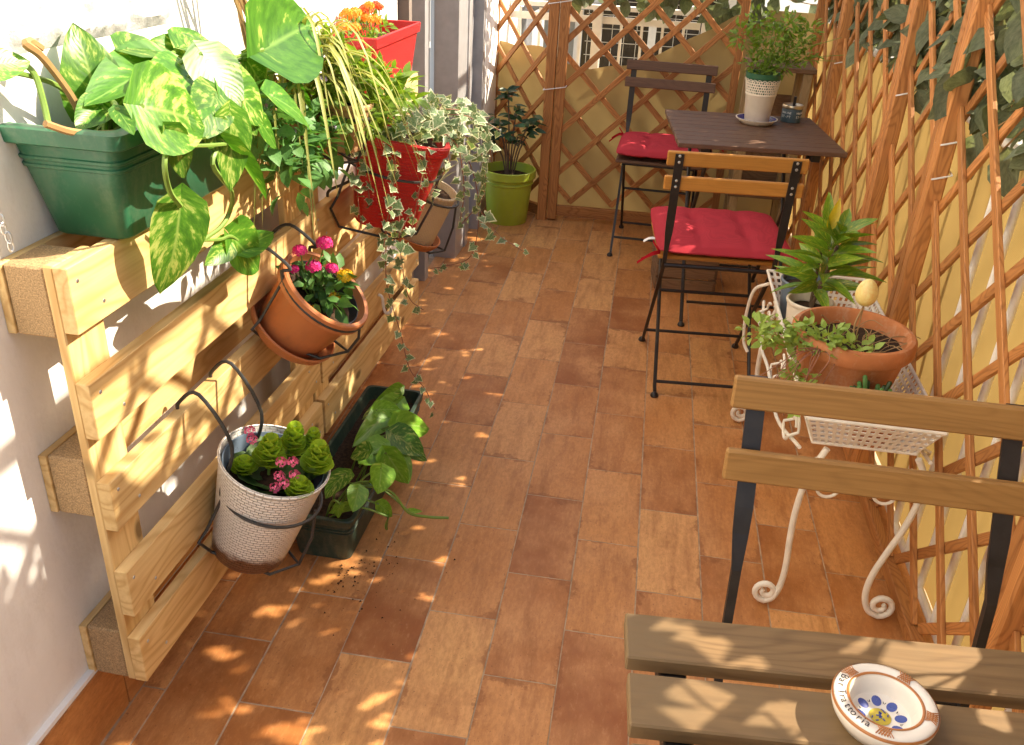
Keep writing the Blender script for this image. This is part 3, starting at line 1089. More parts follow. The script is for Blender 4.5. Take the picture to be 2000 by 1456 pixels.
def cushion(loc, rz, label, sx=.205, sy=.215, tie=-1, tagc=True):
    c = empty('seat_cushion', loc, rz, label, 'cushion', 'red tufted seat cushions')
    m = MB()
    n = 36
    def shape(u, v, side):
        x, y = (u - .5) * 2, (v - .5) * 2
        rx, ry = sx, sy
        ex, ey = abs(x), abs(y)
        edge = max(ex, ey)
        puff = (1 - ex ** 6) * (1 - ey ** 6)
        puff = max(0, puff) ** .5
        # tuft seams
        tf = 0
        for a in (-.36, .36):
            tf += math.exp(-((x - a) / .07) ** 2) * .55
        for a in (-.33, .33):
            for b in (-.36, .36):
                tf += math.exp(-(((x - b) / .11) ** 2 + ((y - a) / .11) ** 2)) * .9
        h = .027 * puff * (1 - .46 * min(1.2, tf)) + .0022 * noise.noise((x * 5, y * 5, side))
        wob = 1 + .012 * noise.noise((x * 3, y * 3, 7))
        cr = 1 - .03 * (ex * ey) ** 4
        return Vector((x * rx * wob * cr, y * ry * wob * cr, .026 + side * h * (1.0 if side > 0 else .8)))
    m.grid(lambda u, v: shape(u, v, 1), n, n)
    m.grid(lambda u, v: shape(1 - u, v, -.85), n, n)
    m.build('pad', MT['cushion'], c, True)
    pip = []
    for k in range(65):
        a = 2 * math.pi * k / 64
        cx, sy_ = math.cos(a), math.sin(a)
        q = (abs(cx) ** 9 + abs(sy_) ** 9) ** (-1 / 9)
        pip.append((cx * q * sx * .99, sy_ * q * sy * .99, .024))
    MB().tube(pip, .003, 6, False).build('piping', MT['cushion'], c, True)
    for s in (-1, 1):
        b = Vector((s * (sx - .01), tie * (sy - .012), .018))
        for j, (dx, dy, dz) in enumerate(((.07, -.035, -.035), (.06, -.055, -.02), (.028, -.01, .035))):
            pth = smooth_path([b, b + Vector((s * dx * .4, tie * -dy * .5, dz * .2 + .006)), b + Vector((s * dx, tie * -dy * .4, dz))], 4)
            mm = MB()
            def rib(u, v, pth=pth):
                i = min(len(pth) - 1, int(u * (len(pth) - 1) + .5))
                return pth[i] + Vector((0, .002 * v, (v - .5) * .012 * (1 - .3 * u)))
            mm.grid(rib, len(pth) - 1, 1)
            mm.build('tie_ribbon', MT['ribbon'], c, True)
    if tagc:
        mm = MB()
        mm.grid(lambda u, v: Vector((-sx - u * .036, -.105 + v * .022 - u * .004, .022 - .012 * u + .006 * math.sin(u * 3))), 5, 1)
        mm.build('care_label', MT['tagcloth'], c, True)
    return c


folding_chair((.262, 2.83, 0), R(4.5), 'honey-brown folding chair with red cushion, back turned, at the dark table', MT['honey'])
cushion((.277, 2.885, .452), R(4.5), 'red tufted cushion on the honey-brown chair, with white care label', .212, .222)
folding_chair((.085, 4.06, 0), R(180 - 2), 'dark brown folding chair facing out behind the dark table', MT['walnut'], top=.805)
cushion((.10, 4.03, .452), R(180 - 2), 'red cushion on the dark brown chair, partly under the table', .205, .20, tagc=False)
folding_chair((.362, .93, 0), R(180), 'weathered brown folding chair tucked under the near slatted table', MT['acacia'], top=.847, slat_h=.046, gap=.043, wid=.405, ux=.168, tz=.11, lean=.105)


# ================================================================== tables
def folding_table(loc, rz, label, sx, sy, n, gap, mat, legx, th=.016):
    t = empty('folding_table', loc, rz, label, 'table', 'slatted folding tables')
    w = (2 * sy - gap * (n - 1)) / n
    for i in range(n):
        y = sy - w / 2 - i * (w + gap)
        plank('top_slat', (-sx + random.uniform(-.0015, .0015), y, .70 - th / 2), (sx, y, .70 - th / 2), (0, 1, 0), w, th, mat, t, .002)
    for s in (-1, 1):
        plank('frame_bar', (s * legx, -sy + .02, .70 - th - .014), (s * legx, sy - .02, .70 - th - .014), (1, 0, 0), .030, .026, MT['black'], t, .002)
        rod(t, 'leg', [(s * (legx - .02), -sy + .05, .668), (s * (legx - .02), sy - .035, .012)], .0075)
        rod(t, 'leg', [(s * (legx - .005), sy - .05, .668), (s * (legx - .005), -sy + .035, .012)], .0075)
        for yy, xx in ((sy - .03, legx - .02), (-sy + .03, legx - .005)):
            mm = MB()
            mm.lathe([(0.0005, -.001), (.011, 0), (.0135, .006), (.011, .013), (.006, .017), (.0005, .018)], 12)
            mm.build('foot_cap', MT['black'], t, True, loc=(s * xx, yy, .0015))
    for sgn in (-1, 1):
        rod(t, 'crossbar', [(-legx + .02, sgn * (sy - .075), .085), (legx - .02, sgn * (sy - .075), .085)], .0055)
    return t


folding_table((.384, 3.452, 0), R(4.8), 'dark brown slatted table holding the white lace pot', .288, .29, 9, .005, MT['walnut'], .19)
folding_table((.345, .500, 0), R(3.7), 'greyed slatted table with the ashtray on it, at the lower right', .285, .300, 7, .020, MT['greytable'], .235, .020)

# small things on and under the tables
cr = empty('wooden_crate', (.23, 3.62, 0), R(5), 'low wooden crate standing under the dark table', 'crate')
for i in range(3):
    plank('board', (-.115, -.10, .035 + i * .058), (.115, -.10, .035 + i * .058), (0, 0, 1), .05, .012, MT['cratewood'], cr)
    plank('board', (-.115, .10, .035 + i * .058), (.115, .10, .035 + i * .058), (0, 0, 1), .05, .012, MT['cratewood'], cr)
    for s in (-1, 1):
        plank('board', (s * .121, -.10, .035 + i * .058), (s * .121, .10, .035 + i * .058), (0, 0, 1), .05, .010, MT['cratewood'], cr)

sh = empty('corner_shelf', (.545, 4.13, 0), 0, 'rough wooden corner shelf behind the bushy herb', 'shelf')
for x, y in ((-.115, -.10), (.105, -.10), (-.115, .10), (.105, .10)):
    plank('post', (x, y, .002), (x, y, .83), (1, 0, 0), .036, .036, MT['paleshelf'], sh, .002)
for z in (.30, .84):
    for i in range(3):
        plank('shelf_board', (-.145, -.085 + i * .085, z), (.135, -.085 + i * .085, z), (0, 1, 0), .08, .018, MT['cratewood'], sh)
plank('back_board', (-.13, .128, .5), (.12, .128, .5), (0, 0, 1), .40, .012, MT['cratewood'], sh)

# ================================================================== white iron plant stand
ps = empty('plant_stand', (.528, 2.065, 0), 0, 'white wrought-iron plant stand with perforated basket and scroll legs', 'plant stand')


def perforated(a, b, c, d, nu, nv, border=.35, hole=.56):
    """sheet a-b (bottom) to d-c (top) pierced by square holes"""
    a, b, c, d = map(Vector, (a, b, c, d))
    m = MB()
    def P(u, v):
        return (a * (1 - u) + b * u) * (1 - v) + (d * (1 - u) + c * u) * v
    for j in range(nv):
        for i in range(nu):
            u0, u1, v0, v1 = i / nu, (i + 1) / nu, j / nv, (j + 1) / nv
            g = (1 - hole) / 2
            hu0, hu1 = u0 + (u1 - u0) * g, u1 - (u1 - u0) * g
            hv0, hv1 = v0 + (v1 - v0) * g, v1 - (v1 - v0) * g
            q = [P(u0, v0), P(u1, v0), P(u1, v1), P(u0, v1), P(hu0, hv0), P(hu1, hv0), P(hu1, hv1), P(hu0, hv1)]
            m.add(q, [(0, 1, 5, 4), (1, 2, 6, 5), (2, 3, 7, 6), (3, 0, 4, 7)])
    return m


zr, zb = .505, .428
tx, ty = .134, .425
bx_, by_ = .105, .385
RT = [(-tx, -ty, zr), (tx, -ty, zr), (tx, ty, zr), (-tx, ty, zr)]
RB = [(-bx_, -by_, zb), (bx_, -by_, zb), (bx_, by_, zb), (-bx_, by_, zb)]
for i, nn in ((0, 15), (1, 48), (2, 15), (3, 48)):
    j = (i + 1) % 4
    p = perforated(RB[i], RB[j], RT[j], RT[i], nn, 5).build('basket_side', MT['white_iron'], ps)
    md = p.modifiers.new('thick', 'SOLIDIFY')
    md.thickness = .0022
    mm = MB()
    mm.tube([RT[i], RT[j]], .0042, 8)
    mm.tube([RB[i], RB[j]], .0035, 8)
    mm.build('basket_rim', MT['white_iron'], ps, True)
pb = perforated(RB[0], RB[1], RB[2], RB[3], 14, 50).build('basket_bottom', MT['white_iron'], ps)
pb.modifiers.new('thick', 'SOLIDIFY').thickness = .0022


def spiral(c, r0, r1, a0, turns, n=22):
    """points in the (x, z) plane"""
    out = []
    for k in range(n + 1):
        t = k / n
        a = a0 + turns * 2 * math.pi * t
        r = r0 + (r1 - r0) * t
        out.append((c[0] + r * math.cos(a), c[1] + r * math.sin(a)))
    return out


for sy_, yend in ((-1, -.405), (1, .405)):
    for s in (-1, 1):
        sgn = s
        # S-shaped leg: hangs from the basket corner, bows out, kicks in, ends in a foot scroll turning outwards
        if s < 0:
            pts = [(.078, .428), (.090, .395), (.106, .34), (.112, .26), (.110, .19), (.106, .13), (.106, .085), (.110, .050), (.120, .024), (.136, .0125)]
            sp = spiral((.136, .040), .0275, .007, -math.pi / 2, 1.35)
        else:
            pts = [(.105, .428), (.122, .395), (.130, .34), (.118, .26), (.098, .19), (.082, .13), (.077, .085), (.081, .050), (.094, .024), (.116, .0125)]
            sp = spiral((.116, .042), .0295, .007, -math.pi / 2, 1.35)
        pts = smooth_path([(x, 0, z) for x, z in pts], 4) + [Vector((x, 0, z)) for x, z in sp[1:]]
        pts = [Vector((sgn * p.x, yend + .02 * sy_ * (.43 - p.z), p.z)) for p in pts]
        rr_ = [.0072] * len(pts)
        for k in range(14):
            rr_[-1 - k] = .0072 - .0022 * (14 - k) / 14
        MB().tube(pts, rr_, 10).build('leg', MT['white_iron'], ps, True)
        sc_ = spiral((.062, .335), .034, .010, math.pi * .30, 1.25)
        sc_ = [(.098, .405)] + sc_
        MB().tube([Vector((sgn * x, yend + .005 * sy_, z)) for x, z in sc_], .0036, 8).build('scroll', MT['white_iron'], ps, True)
# long side scrolls under the rim
for s in (-1, 1):
    for (yc, dr_) in ((-.30, 1), (.30, -1), (-.02, 1)):
        q = spiral((0, 0), .045, .012, math.pi * .5, 1.2)
        P = [Vector((s * (.128 + .02 * (z < 0)), yc + dr_ * x * 1.1, .415 + z * .85)) for x, z in q]
        MB().tube(P, .0034, 8).build('scroll', MT['white_iron'], ps, True)
    arc = smooth_path([(s * .132, -.40, .42), (s * .150, -.20, .375), (s * .155, 0, .40), (s * .150, .20, .375), (s * .132, .40, .42)], 6)
    MB().tube(arc, .0042, 8).build('brace', MT['white_iron'], ps, True)
    loop = smooth_path([(s * .134, .36, .49), (s * .165, .40, .45), (s * .172, .42, .36), (s * .165, .42, .28), (s * .150, .41, .25)], 6)
    MB().tube(loop, .0048, 8).build('brace', MT['white_iron'], ps, True)

PX_POTHOS = [
    ((0.03, 0.0243, 1.1881), (0.06, 0.0838, 1.1883), 0.045, 0, (0.7, -0.5, 0.6)),
    ((0.06, 0.2062, 1.0959), (0.05, 0.2153, 1.2207), 0.091, 0, (0.8, -0.5, 0.2)),
    ((0.1, 0.3325, 1.1517), (0.09, 0.1377, 1.1298), 0.077, 1, (0.4, -0.5, 0.8)),
    ((0.19, 0.1164, 1.1335), (0.24, 0.2253, 1.0953), 0.104, 0, (0.7, -0.6, 0.5)),
    ((0.12, 0.4777, 1.12), (0.06, 0.3601, 1.1785), 0.084, 0, (0.5, -0.4, 0.8)),
    ((0.17, 0.3308, 1.1723), (0.23, 0.33, 1.0918), 0.087, 0, (0.7, -0.4, 0.6)),
    ((0.2, 0.3373, 1.1275), (0.25, 0.3904, 1.0655), 0.081, 0, (0.8, -0.3, 0.5)),
    ((0.17, 0.5476, 1.1509), (0.18, 0.7888, 1.1784), 0.145, 1, (0.7, -0.7, 0.35)),
    ((0.22, 0.4624, 1.0893), (0.26, 0.5751, 1.0221), 0.058, 1, (0.6, -0.3, 0.8)),
    ((0.17, 0.6328, 1.1026), (0.2, 0.6878, 1.021), 0.041, 1, (0.3, 0.2, 0.9)),
    ((0.225, 0.2953, 1.0878), (0.225, 0.2806, 0.9717), 0.067, 0, (0.9, -0.4, 0.25)),
    ((0.21, 0.14, 1.093), (0.205, 0.2013, 1.0076), 0.044, 0, (0.8, -0.5, 0.3)),
    ((0.225, 0.2798, 1.0486), (0.225, 0.4043, 0.9299), 0.032, 1, (0.2, 0.4, 0.9)),
    ((0.19, 0.1785, 0.9763), (0.17, 0.1496, 0.8323), 0.081, 0, (0.9, -0.4, 0.2)),
    ((0.17, 0.3626, 0.8649), (0.18, 0.4494, 0.771), 0.075, 1, (0.8, -0.4, 0.4)),
    ((0.17, 0.3911, 0.8306), (0.17, 0.5432, 0.8177), 0.044, 1, (0.7, -0.2, 0.7)),
    ((0.17, 0.3488, 0.8546), (0.17, 0.2801, 0.8456), 0.039, 0, (0.8, -0.4, 0.4)),
    ((0.09, 0.1708, 1.1175), (0.09, 0.1095, 1.0975), 0.040, 0, (0.6, -0.6, 0.5)),
    ((0.07, 0.291, 1.1778), (0.08, 0.4169, 1.1747), 0.055, 0, (0.4, -0.4, 0.8)),
    ((0.15, 0.5519, 1.1024), (0.17, 0.6313, 1.0398), 0.065, 1, (0.5, -0.3, 0.8)),
    ((0.17, 0.0897, 1.1321), (0.2, 0.0724, 1.1066), 0.027, 1, (0.6, -0.5, 0.6)),
    ((0.18, 0.2281, 1.1143), (0.205, 0.1101, 1.0989), 0.045, 1, (0.5, -0.5, 0.7)),
    ((0.21, 0.3628, 1.0921), (0.23, 0.3763, 1.0416), 0.050, 0, (0.7, -0.3, 0.6)),
    ((0.16, 0.3022, 1.1415), (0.2, 0.1354, 1.1121), 0.087, 0, (0.7, -0.5, 0.5)),
    ((0.08, 0.3422, 1.1605), (0.08, 0.2429, 1.1372), 0.069, 0, (0.5, -0.5, 0.7)),
    ((0.2, 0.3012, 1.118), (0.22, 0.2046, 1.0755), 0.071, 0, (0.8, -0.4, 0.4)),
    ((0.09, 0.4216, 1.1668), (0.1, 0.547, 1.1651), 0.068, 0, (0.4, -0.5, 0.8)),
    ((0.15, 0.5176, 1.1379), (0.17, 0.5472, 1.0823), 0.072, 0, (0.6, -0.4, 0.7)),
    ((0.2, 0.1765, 1.1111), (0.21, 0.1534, 1.0626), 0.051, 1, (0.8, -0.5, 0.3)),
    ((0.21, 0.2576, 1.0848), (0.22, 0.2603, 1.0383), 0.047, 0, (0.8, -0.4, 0.4)),
    ((0.22, 0.4019, 1.0607), (0.23, 0.4515, 1.0032), 0.047, 1, (0.7, -0.3, 0.6)),
]
STEMS_POTHOS = [
    ([(0.06, 0.1703, 1.0896), (0.06, 0.1518, 1.1291), (0.06, 0.1235, 1.1681), (0.06, 0.0993, 1.1946), (0.06, 0.0797, 1.208), (0.05, 0.1018, 1.2085), (0.05, 0.1196, 1.1979)], 0.006, 'stem_tan'),
    ([(0.07, 0.0792, 1.1055), (0.06, 0.0909, 1.133), (0.05, 0.0986, 1.1645), (0.04, 0.0979, 1.1784)], 0.0042, 'stem_g'),
    ([(0.1, 0.0334, 1.1194), (0.11, 0.0696, 1.102), (0.12, 0.1208, 1.0892), (0.13, 0.1791, 1.0806)], 0.005, 'stem_tan'),
    ([(0.19, 0.1951, 1.0846), (0.215, 0.1132, 1.0654), (0.2, 0.1377, 1.0136), (0.19, 0.1785, 0.9763)], 0.0042, 'stem_g'),
    ([(0.21, 0.3005, 1.0522), (0.215, 0.2425, 1.0263), (0.2, 0.3217, 0.9586), (0.17, 0.3642, 0.9078), (0.17, 0.327, 0.8922), (0.165, 0.273, 0.887)], 0.004, 'stem_g'),
    ([(0.165, 0.273, 0.887), (0.17, 0.3226, 0.8727), (0.17, 0.3626, 0.8649), (0.17, 0.4114, 0.8294)], 0.003, 'stem_g'),
    ([(0.21, 0.1793, 1.0676), (0.22, 0.2165, 1.0601), (0.225, 0.27, 1.0508)], 0.003, 'stem_g'),
    ([(0.17, 0.212, 0.9644), (0.165, 0.2475, 0.9213), (0.165, 0.2811, 0.8843)], 0.003, 'stem_g'),
]
PX_POTHOS2 = [
    ((-0.5896, 2.0518, 0.2), (-0.6601, 1.9749, 0.17), 0.111, 1, (.15, -.55, .8)),
    ((-0.5718, 2.0129, 0.2), (-0.6164, 1.8177, 0.2), 0.110, 0, (.15, -.55, .8)),
    ((-0.5719, 1.9477, 0.19), (-0.6471, 1.9016, 0.16), 0.080, 0, (.15, -.55, .8)),
    ((-0.5436, 1.9108, 0.2), (-0.4652, 2.0088, 0.15), 0.103, 0, (.15, -.55, .8)),
    ((-0.5449, 1.8809, 0.19), (-0.4619, 1.881, 0.14), 0.098, 0, (.15, -.55, .8)),
    ((-0.5482, 1.8092, 0.2), (-0.595, 1.7476, 0.18), 0.108, 0, (.15, -.55, .8)),
    ((-0.5325, 1.7771, 0.2), (-0.4779, 1.7624, 0.12), 0.094, 0, (.15, -.55, .8)),
    ((-0.5171, 1.6816, 0.22), (-0.5107, 1.6359, 0.18), 0.096, 1, (.15, -.55, .8)),
    ((-0.6061, 1.6849, 0.19), (-0.639, 1.6216, 0.17), 0.085, 1, (.15, -.55, .8)),
    ((-0.5201, 1.847, 0.15), (-0.482, 1.8021, 0.1), 0.065, 0, (.15, -.55, .8)),
    ((-0.5489, 1.6008, 0.17), (-0.6169, 1.5836, 0.15), 0.059, 0, (.15, -.55, .8)),
    ((-0.5241, 1.6764, 0.12), (-0.49, 1.687, 0.08), 0.051, 1, (.15, -.55, .8)),
    ((-0.4943, 1.6589, 0.1), (-0.5055, 1.6725, 0.05), 0.049, 1, (.15, -.55, .8)),
    ((-0.5876, 2.0968, 0.2), (-0.6246, 2.0002, 0.2), 0.057, 1, (.15, -.55, .8)),
    ((-0.4627, 1.7277, 0.07), (-0.4385, 1.765, 0.05), 0.025, 1, (.15, -.55, .8)),
    ((-0.6066, 1.9412, 0.22), (-0.5514, 1.9898, 0.2), 0.073, 1, (.15, -.55, .8)),
    ((-0.5684, 1.7487, 0.22), (-0.6192, 1.7454, 0.2), 0.074, 1, (.15, -.55, .8)),
    ((-0.5282, 1.6553, 0.2), (-0.5, 1.728, 0.17), 0.065, 1, (.15, -.55, .8)),
    ((-0.5837, 1.5791, 0.18), (-0.5889, 1.5565, 0.16), 0.052, 1, (.15, -.55, .8)),
    ((-0.5534, 1.6182, 0.2), (-0.5513, 1.5706, 0.17), 0.064, 1, (.15, -.55, .8)),
    ((-0.5241, 1.9116, 0.14), (-0.463, 1.9137, 0.1), 0.073, 1, (.15, -.55, .8)),
]

# ================================================================== pots, holders, plants
def pot_profile(rt, rb, h, lip=.008, liph=.02, wall=.004, deep=.85):
    return [(.001, 0), (rb * .98, 0), (rb, .003), (rb + (rt - lip - rb) * (1 - liph / h), h - liph - .002), (rt - lip * .4, h - liph), (rt, h - liph + .003), (rt, h - .003), (rt - .003, h), (rt - wall - lip * .5, h - .001), (rt - wall - lip * .7, h - .012),
            (rb + (rt - lip - rb) * deep - wall, h * deep - .004)]


def tilt_M(tilt, rz=0.0):
    """tilt away from the wall (about the wall's own s axis)"""
    return Matrix.Rotation(tilt, 4, 'Y') @ Matrix.Rotation(rz, 4, 'Z')


def soil(parent, r, z, M=None, mat='soil'):
    m = MB()
    n = 20
    v = [Vector((0, 0, z + .006))]
    f = []
    for ring in (.5, 1.0):
        for k in range(n):
            a = 2 * math.pi * k / n
            v.append(Vector((r * ring * math.cos(a), r * ring * math.sin(a), z + .006 * (1 - ring) + random.uniform(-.003, .003))))
    for k in range(n):
        f.append((0, 1 + k, 1 + (k + 1) % n))
        f.append((1 + k, 1 + n + k, 1 + n + (k + 1) % n, 1 + (k + 1) % n))
    if M is not None:
        v = [M @ p for p in v]
    m.add(v, f)
    return m.build('soil', MT[mat], parent, True)


def heart(L, Wd, fold=.18, droop=.25, lobe=.16, seed=0, nu=6, nv=8):
    """pothos leaf: local Y along the leaf, attached at the origin"""
    m = MB()
    def fn(u, v):
        x = (u - .5) * 2
        w = Wd / 2 * (math.sin(math.pi * min(1, v ** .62)) ** .72 if 0 < v < 1 else 0.0)
        w *= 1 - .10 * v
        y = L * v - lobe * L * abs(x) ** 1.3 * (1 - v) ** 2 * 1.3
        wob = .025 * L * noise.noise((x * 2.3 + seed, v * 4, seed * 1.7))
        z = abs(x) ** 1.5 * w * fold - droop * L * (v - .15) ** 2 + wob * (abs(x) + .2)
        return Vector((x * w, y, z))
    m.grid(fn, nu, nv)
    return m


HEARTS = []
for k in range(5):
    for mt in ('pothos', 'pothos_plain', 'pothos_lime'):
        me = heart(1, .84 + .04 * k, .10 + .09 * (k % 3), .10 + .10 * ((k * 2) % 4), .18, k * 3.1 + 1).mesh('leaf', True)
        me.materials.append(MT[mt])
        HEARTS.append(me)


def leaf(parent, me, a, b, normal, width=None, name='leaf'):
    """place a unit leaf from a to b"""
    a, b = Vector(a), Vector(b)
    L = (b - a).length
    M = frame(a, b - a, normal)
    sx = (width * 1.22 / .9) if width else L
    return inst(name, me, parent, None, M @ Matrix.Diagonal((sx, L, (L + sx) / 2, 1)))


TOCAM = Vector((0, 0, 1.4))


def stem(parent, pts, r, mat='stem_g', n=6, k=5):
    return MB().tube(smooth_path(pts, k), r, n).build('stem', MT[mat], parent, True)


def ring_pts(c, r, M, n=28, a0=0, a1=2 * math.pi):
    return [M @ Vector((r * math.cos(a0 + (a1 - a0) * k / n), r * math.sin(a0 + (a1 - a0) * k / n), 0)) + Vector(c) for k in range(n + 1)]


def pot_holder(off, s, z, rr_, tilt, sbar, ztop, depth, label, zdrop=.13):
    """wire basket: ring round the pot, two hooks over the slat above, V-shaped support below. Local frame of the wall."""
    h = wroot('pot_holder', .115, s, ztop, label, 'pot holder', 'black wire pot holders hooked on the pallets')
    o = Vector((.115, s, ztop))
    Mr = Matrix.Rotation(tilt, 3, 'Y')
    c = Vector((off, s, z))
    rg = [c + Mr @ Vector((rr_ * math.cos(a), rr_ * math.sin(a), 0)) for a in [2 * math.pi * k / 36 for k in range(37)]]
    MB().tube([p - o for p in rg], .0034, 7, False).build('ring', MT['wire'], h, True)
    for sg in (-1, 1):
        base = Vector((.098, s + sg * sbar, ztop - .004))
        at = c + Mr @ Vector((-rr_ * .72, sg * rr_ * .70, 0))
        p = smooth_path([base + Vector((0, 0, -.012)), base + Vector((.004, 0, .016)), base + Vector((.045, 0, .038)), Vector((off * .45 + .09, s + sg * sbar, (ztop + z) / 2 + .035)), at + Vector((.0, 0, .02)), at], 5)
        MB().tube([q - o for q in p], .0036, 7).build('hook', MT['wire'], h, True)
        # side bars down to the foot loop
        foot = Vector((.123, s + sg * rr_ * .62, z - zdrop))
        q = [at, Vector((.130, s + sg * rr_ * .78, z - zdrop * .45)), Vector((.119, s + sg * rr_ * .95, z - zdrop * .62)), foot]
        MB().tube([k - o for k in q], .0032, 7).build('side_bar', MT['wire'], h, True)
    far = c + Mr @ Vector((rr_ * .95, 0, 0))
    low = Vector((off + rr_ * .10, s, z - depth))
    q = [Vector((.123, s - rr_ * .62, z - zdrop)), low + Vector((-.01, -rr_ * .42, -.006)), low + Vector((rr_ * .35, 0, -.004)), low + Vector((-.01, rr_ * .42, -.006)), Vector((.123, s + rr_ * .62, z - zdrop))]
    MB().tube([k - o for k in q], .0032, 7).build('support_loop', MT['wire'], h, True)
    q = [low + Vector((rr_ * .35, 0, -.004)), (low + far) / 2 + Vector((rr_ * .28, 0, 0)), far]
    MB().tube([k - o for k in q], .0032, 7).build('support_bar', MT['wire'], h, True)
    return h


def wpot(name, off, s, z, tilt, label, cat='pot', group=None, rz=0):
    """root of a pot hanging on the wall side: origin at its base centre, tilted outwards"""
    e = wroot(name, off, s, z, label, cat, group)
    e.rotation_euler = (0, tilt, WALL_R)
    e.rotation_mode = 'XYZ'
    e.matrix_world = Matrix.Translation(W(off, s, z)) @ Matrix.Rotation(WALL_R, 4, 'Z') @ Matrix.Rotation(tilt, 4, 'Y') @ Matrix.Rotation(rz, 4, 'Z')
    return e


# ------------------------------------------------------------------ green window box with the big pothos
def window_box(root, L, wt, wb, h, mat, rim=.016, ribs=True, wall=.004):
    """trough along local y, base centre at the origin"""
    m = MB()
    def ring(w, l, z, r=.018):
        out = []
        hx, hy = w / 2, l / 2
        for (sx, sy, a0) in ((1, 1, 0), (-1, 1, 90), (-1, -1, 180), (1, -1, 270)):
            for k in range(4):
                a = R(a0 + k * 30)
                out.append(Vector((sx * (hx - r) + r * math.cos(a), sy * (hy - r) + r * math.sin(a), z)))
        return out
    dl = wt - wb
    P = []
    def at(t):
        return wb + dl * t, L - dl * 1.3 * (1 - t)
    lv = [(.0, 0), (.02, .0), (.62, 0), (.63, .0025), (.655, .0025), (.665, 0), (.69, 0), (.70, .0025), (.725, .0025), (.735, 0), (.84, 0), (.845, rim * .8), (.86, rim), (.985, rim), (1.0, rim * .7)]
    for t, e in lv:
        w, l = at(t)
        P.append(ring(w + 2 * e - (.006 if t == 0 else 0), l + 2 * e - (.006 if t == 0 else 0), h * t))
    w, l = at(1.0)
    P.append(ring(w - 2 * wall, l - 2 * wall, h))
    w, l = at(.72)
    P.append(ring(w - 2 * wall - .002, l - 2 * wall - .002, h * .72))
    n = 16
    v, f = [], []
    for r_ in P:
        v += r_
    for i in range(len(P) - 1):
        for k in range(n):
            a, b = i * n + k, i * n + (k + 1) % n
            f.append((a, b, b + n, a + n))
    f.append(tuple(reversed(range(n))))
    m.add(v, f)
    m.build('trough', mat, root, True)
    m = MB()
    w, l = at(.72)
    m.grid(lambda u, q: Vector(((u - .5) * (w - .008), (q - .5) * (l - .008), h * .735 + .006 * noise.noise((u * 7, q * 19, 3)))), 8, 24)
    m.build('soil', MT['soil'], root, True)


gb = wroot('window_box', .074, .285, .934, 'large green plastic window box on top of the near pallet', 'planter')
window_box(gb, .40, .172, .120, .168, MT['greenplastic'])


def pothos_big():
    t = wroot('pothos_plant', .06, .22, 1.06, 'large variegated pothos growing in the green window box', 'plant', 'pothos plants')
    O = Vector((.06, .22, 1.06))
    # (attach off, s, z), (tip off, s, z), width, plain?, normal hint (off, s, z)
    LV = PX_POTHOS
    c0 = Vector((.06, .24, 1.055))
    for i, (a, b, w, pl, nr) in enumerate(LV):
        a, b = Vector(a), Vector(b)
        me = HEARTS[(i * 3 + pl) % 15]
        leaf(t, me, a - O, b - O, nr, w)
        q = a.lerp(c0, .5) + Vector((.0, 0, .03))
        g = c0 + Vector((random.uniform(-.03, .03), random.uniform(-.12, .12), -.01))
        if a.z > 1.0:
            stem(t, [g - O, q.lerp(g, .4) - O, q - O, a - O], .0036, 'stem_g')
    for pts, r, mt in STEMS_POTHOS:
        stem(t, [Vector(p) - O for p in pts], r, mt)
    return t

def small_leaf(L=1.0, Wd=.5, fold=.2, droop=.2, n=3):
    return ovate(L, Wd, fold, droop, n)


def bush(parent, name, mat, centers, count, L, Wd, out=None, rad=(.05, .05, .04), spread=1.0, seed=1, up=.3, droop=.3):
    """many small leaves round the given centres, one mesh"""
    rn = random.Random(seed)
    m = MB()
    b = small_leaf(1, Wd / L, .2, droop, 3)
    for _ in range(count):
        c = Vector(rn.choice(centers))
        d = Vector((rn.gauss(0, 1), rn.gauss(0, 1), rn.gauss(0, 1))).normalized()
        r = rn.random() ** .5
        p = c + Vector((d.x * rad[0], d.y * rad[1], d.z * rad[2])) * r
        ax = (d * .9 + Vector((rn.gauss(0, .4), rn.gauss(0, .4), rn.gauss(up, .3)))).normalized()
        nr = Vector((rn.gauss(0, .5), rn.gauss(0, .5), 1))
        s = L * rn.uniform(.6, 1.25)
        M = frame(p, ax, nr)
        k = rn.random()
        m.add([M @ (Vector(v) * s) for v in b.v], b.f, [(u, v) for u, v in b.uv])
    o = m.build(name, MT[mat], parent, True)
    o['kind'] = 'stuff'
    return o


def floret_ball(parent, c, r, mat, seed=0, n=26, flat=.7, up=(0, 0, 1), name='flower'):
    """rounded head of many small petals"""
    rn = random.Random(seed)
    m = MB()
    for i in range(n):
        t = i / n
        th = math.acos(1 - 1.25 * t)
        ph = i * 2.399
        d = Vector((math.sin(th) * math.cos(ph), math.sin(th) * math.sin(ph), math.cos(th) * flat))
        p = Vector(c) + d * r * .75
        Mx = frame(p, Vector((-d.y, d.x, .1)), d)
        q = r * .36
        for k in range(5):
            a = 2 * math.pi * k / 5 + rn.random()
            x, y = math.cos(a), math.sin(a)
            x2, y2 = -y, x
            m.add([Mx @ Vector((0, 0, .2 * q)), Mx @ Vector((q * (x * .7 + x2 * .45), q * (y * .7 + y2 * .45), .32 * q)), Mx @ Vector((q * x * 1.05, q * y * 1.05, .22 * q)), Mx @ Vector((q * (x * .7 - x2 * .45), q * (y * .7 - y2 * .45), .32 * q))], [(0, 1, 2, 3)])
    return m.build(name, MT[mat], parent, False)


pothos_big()

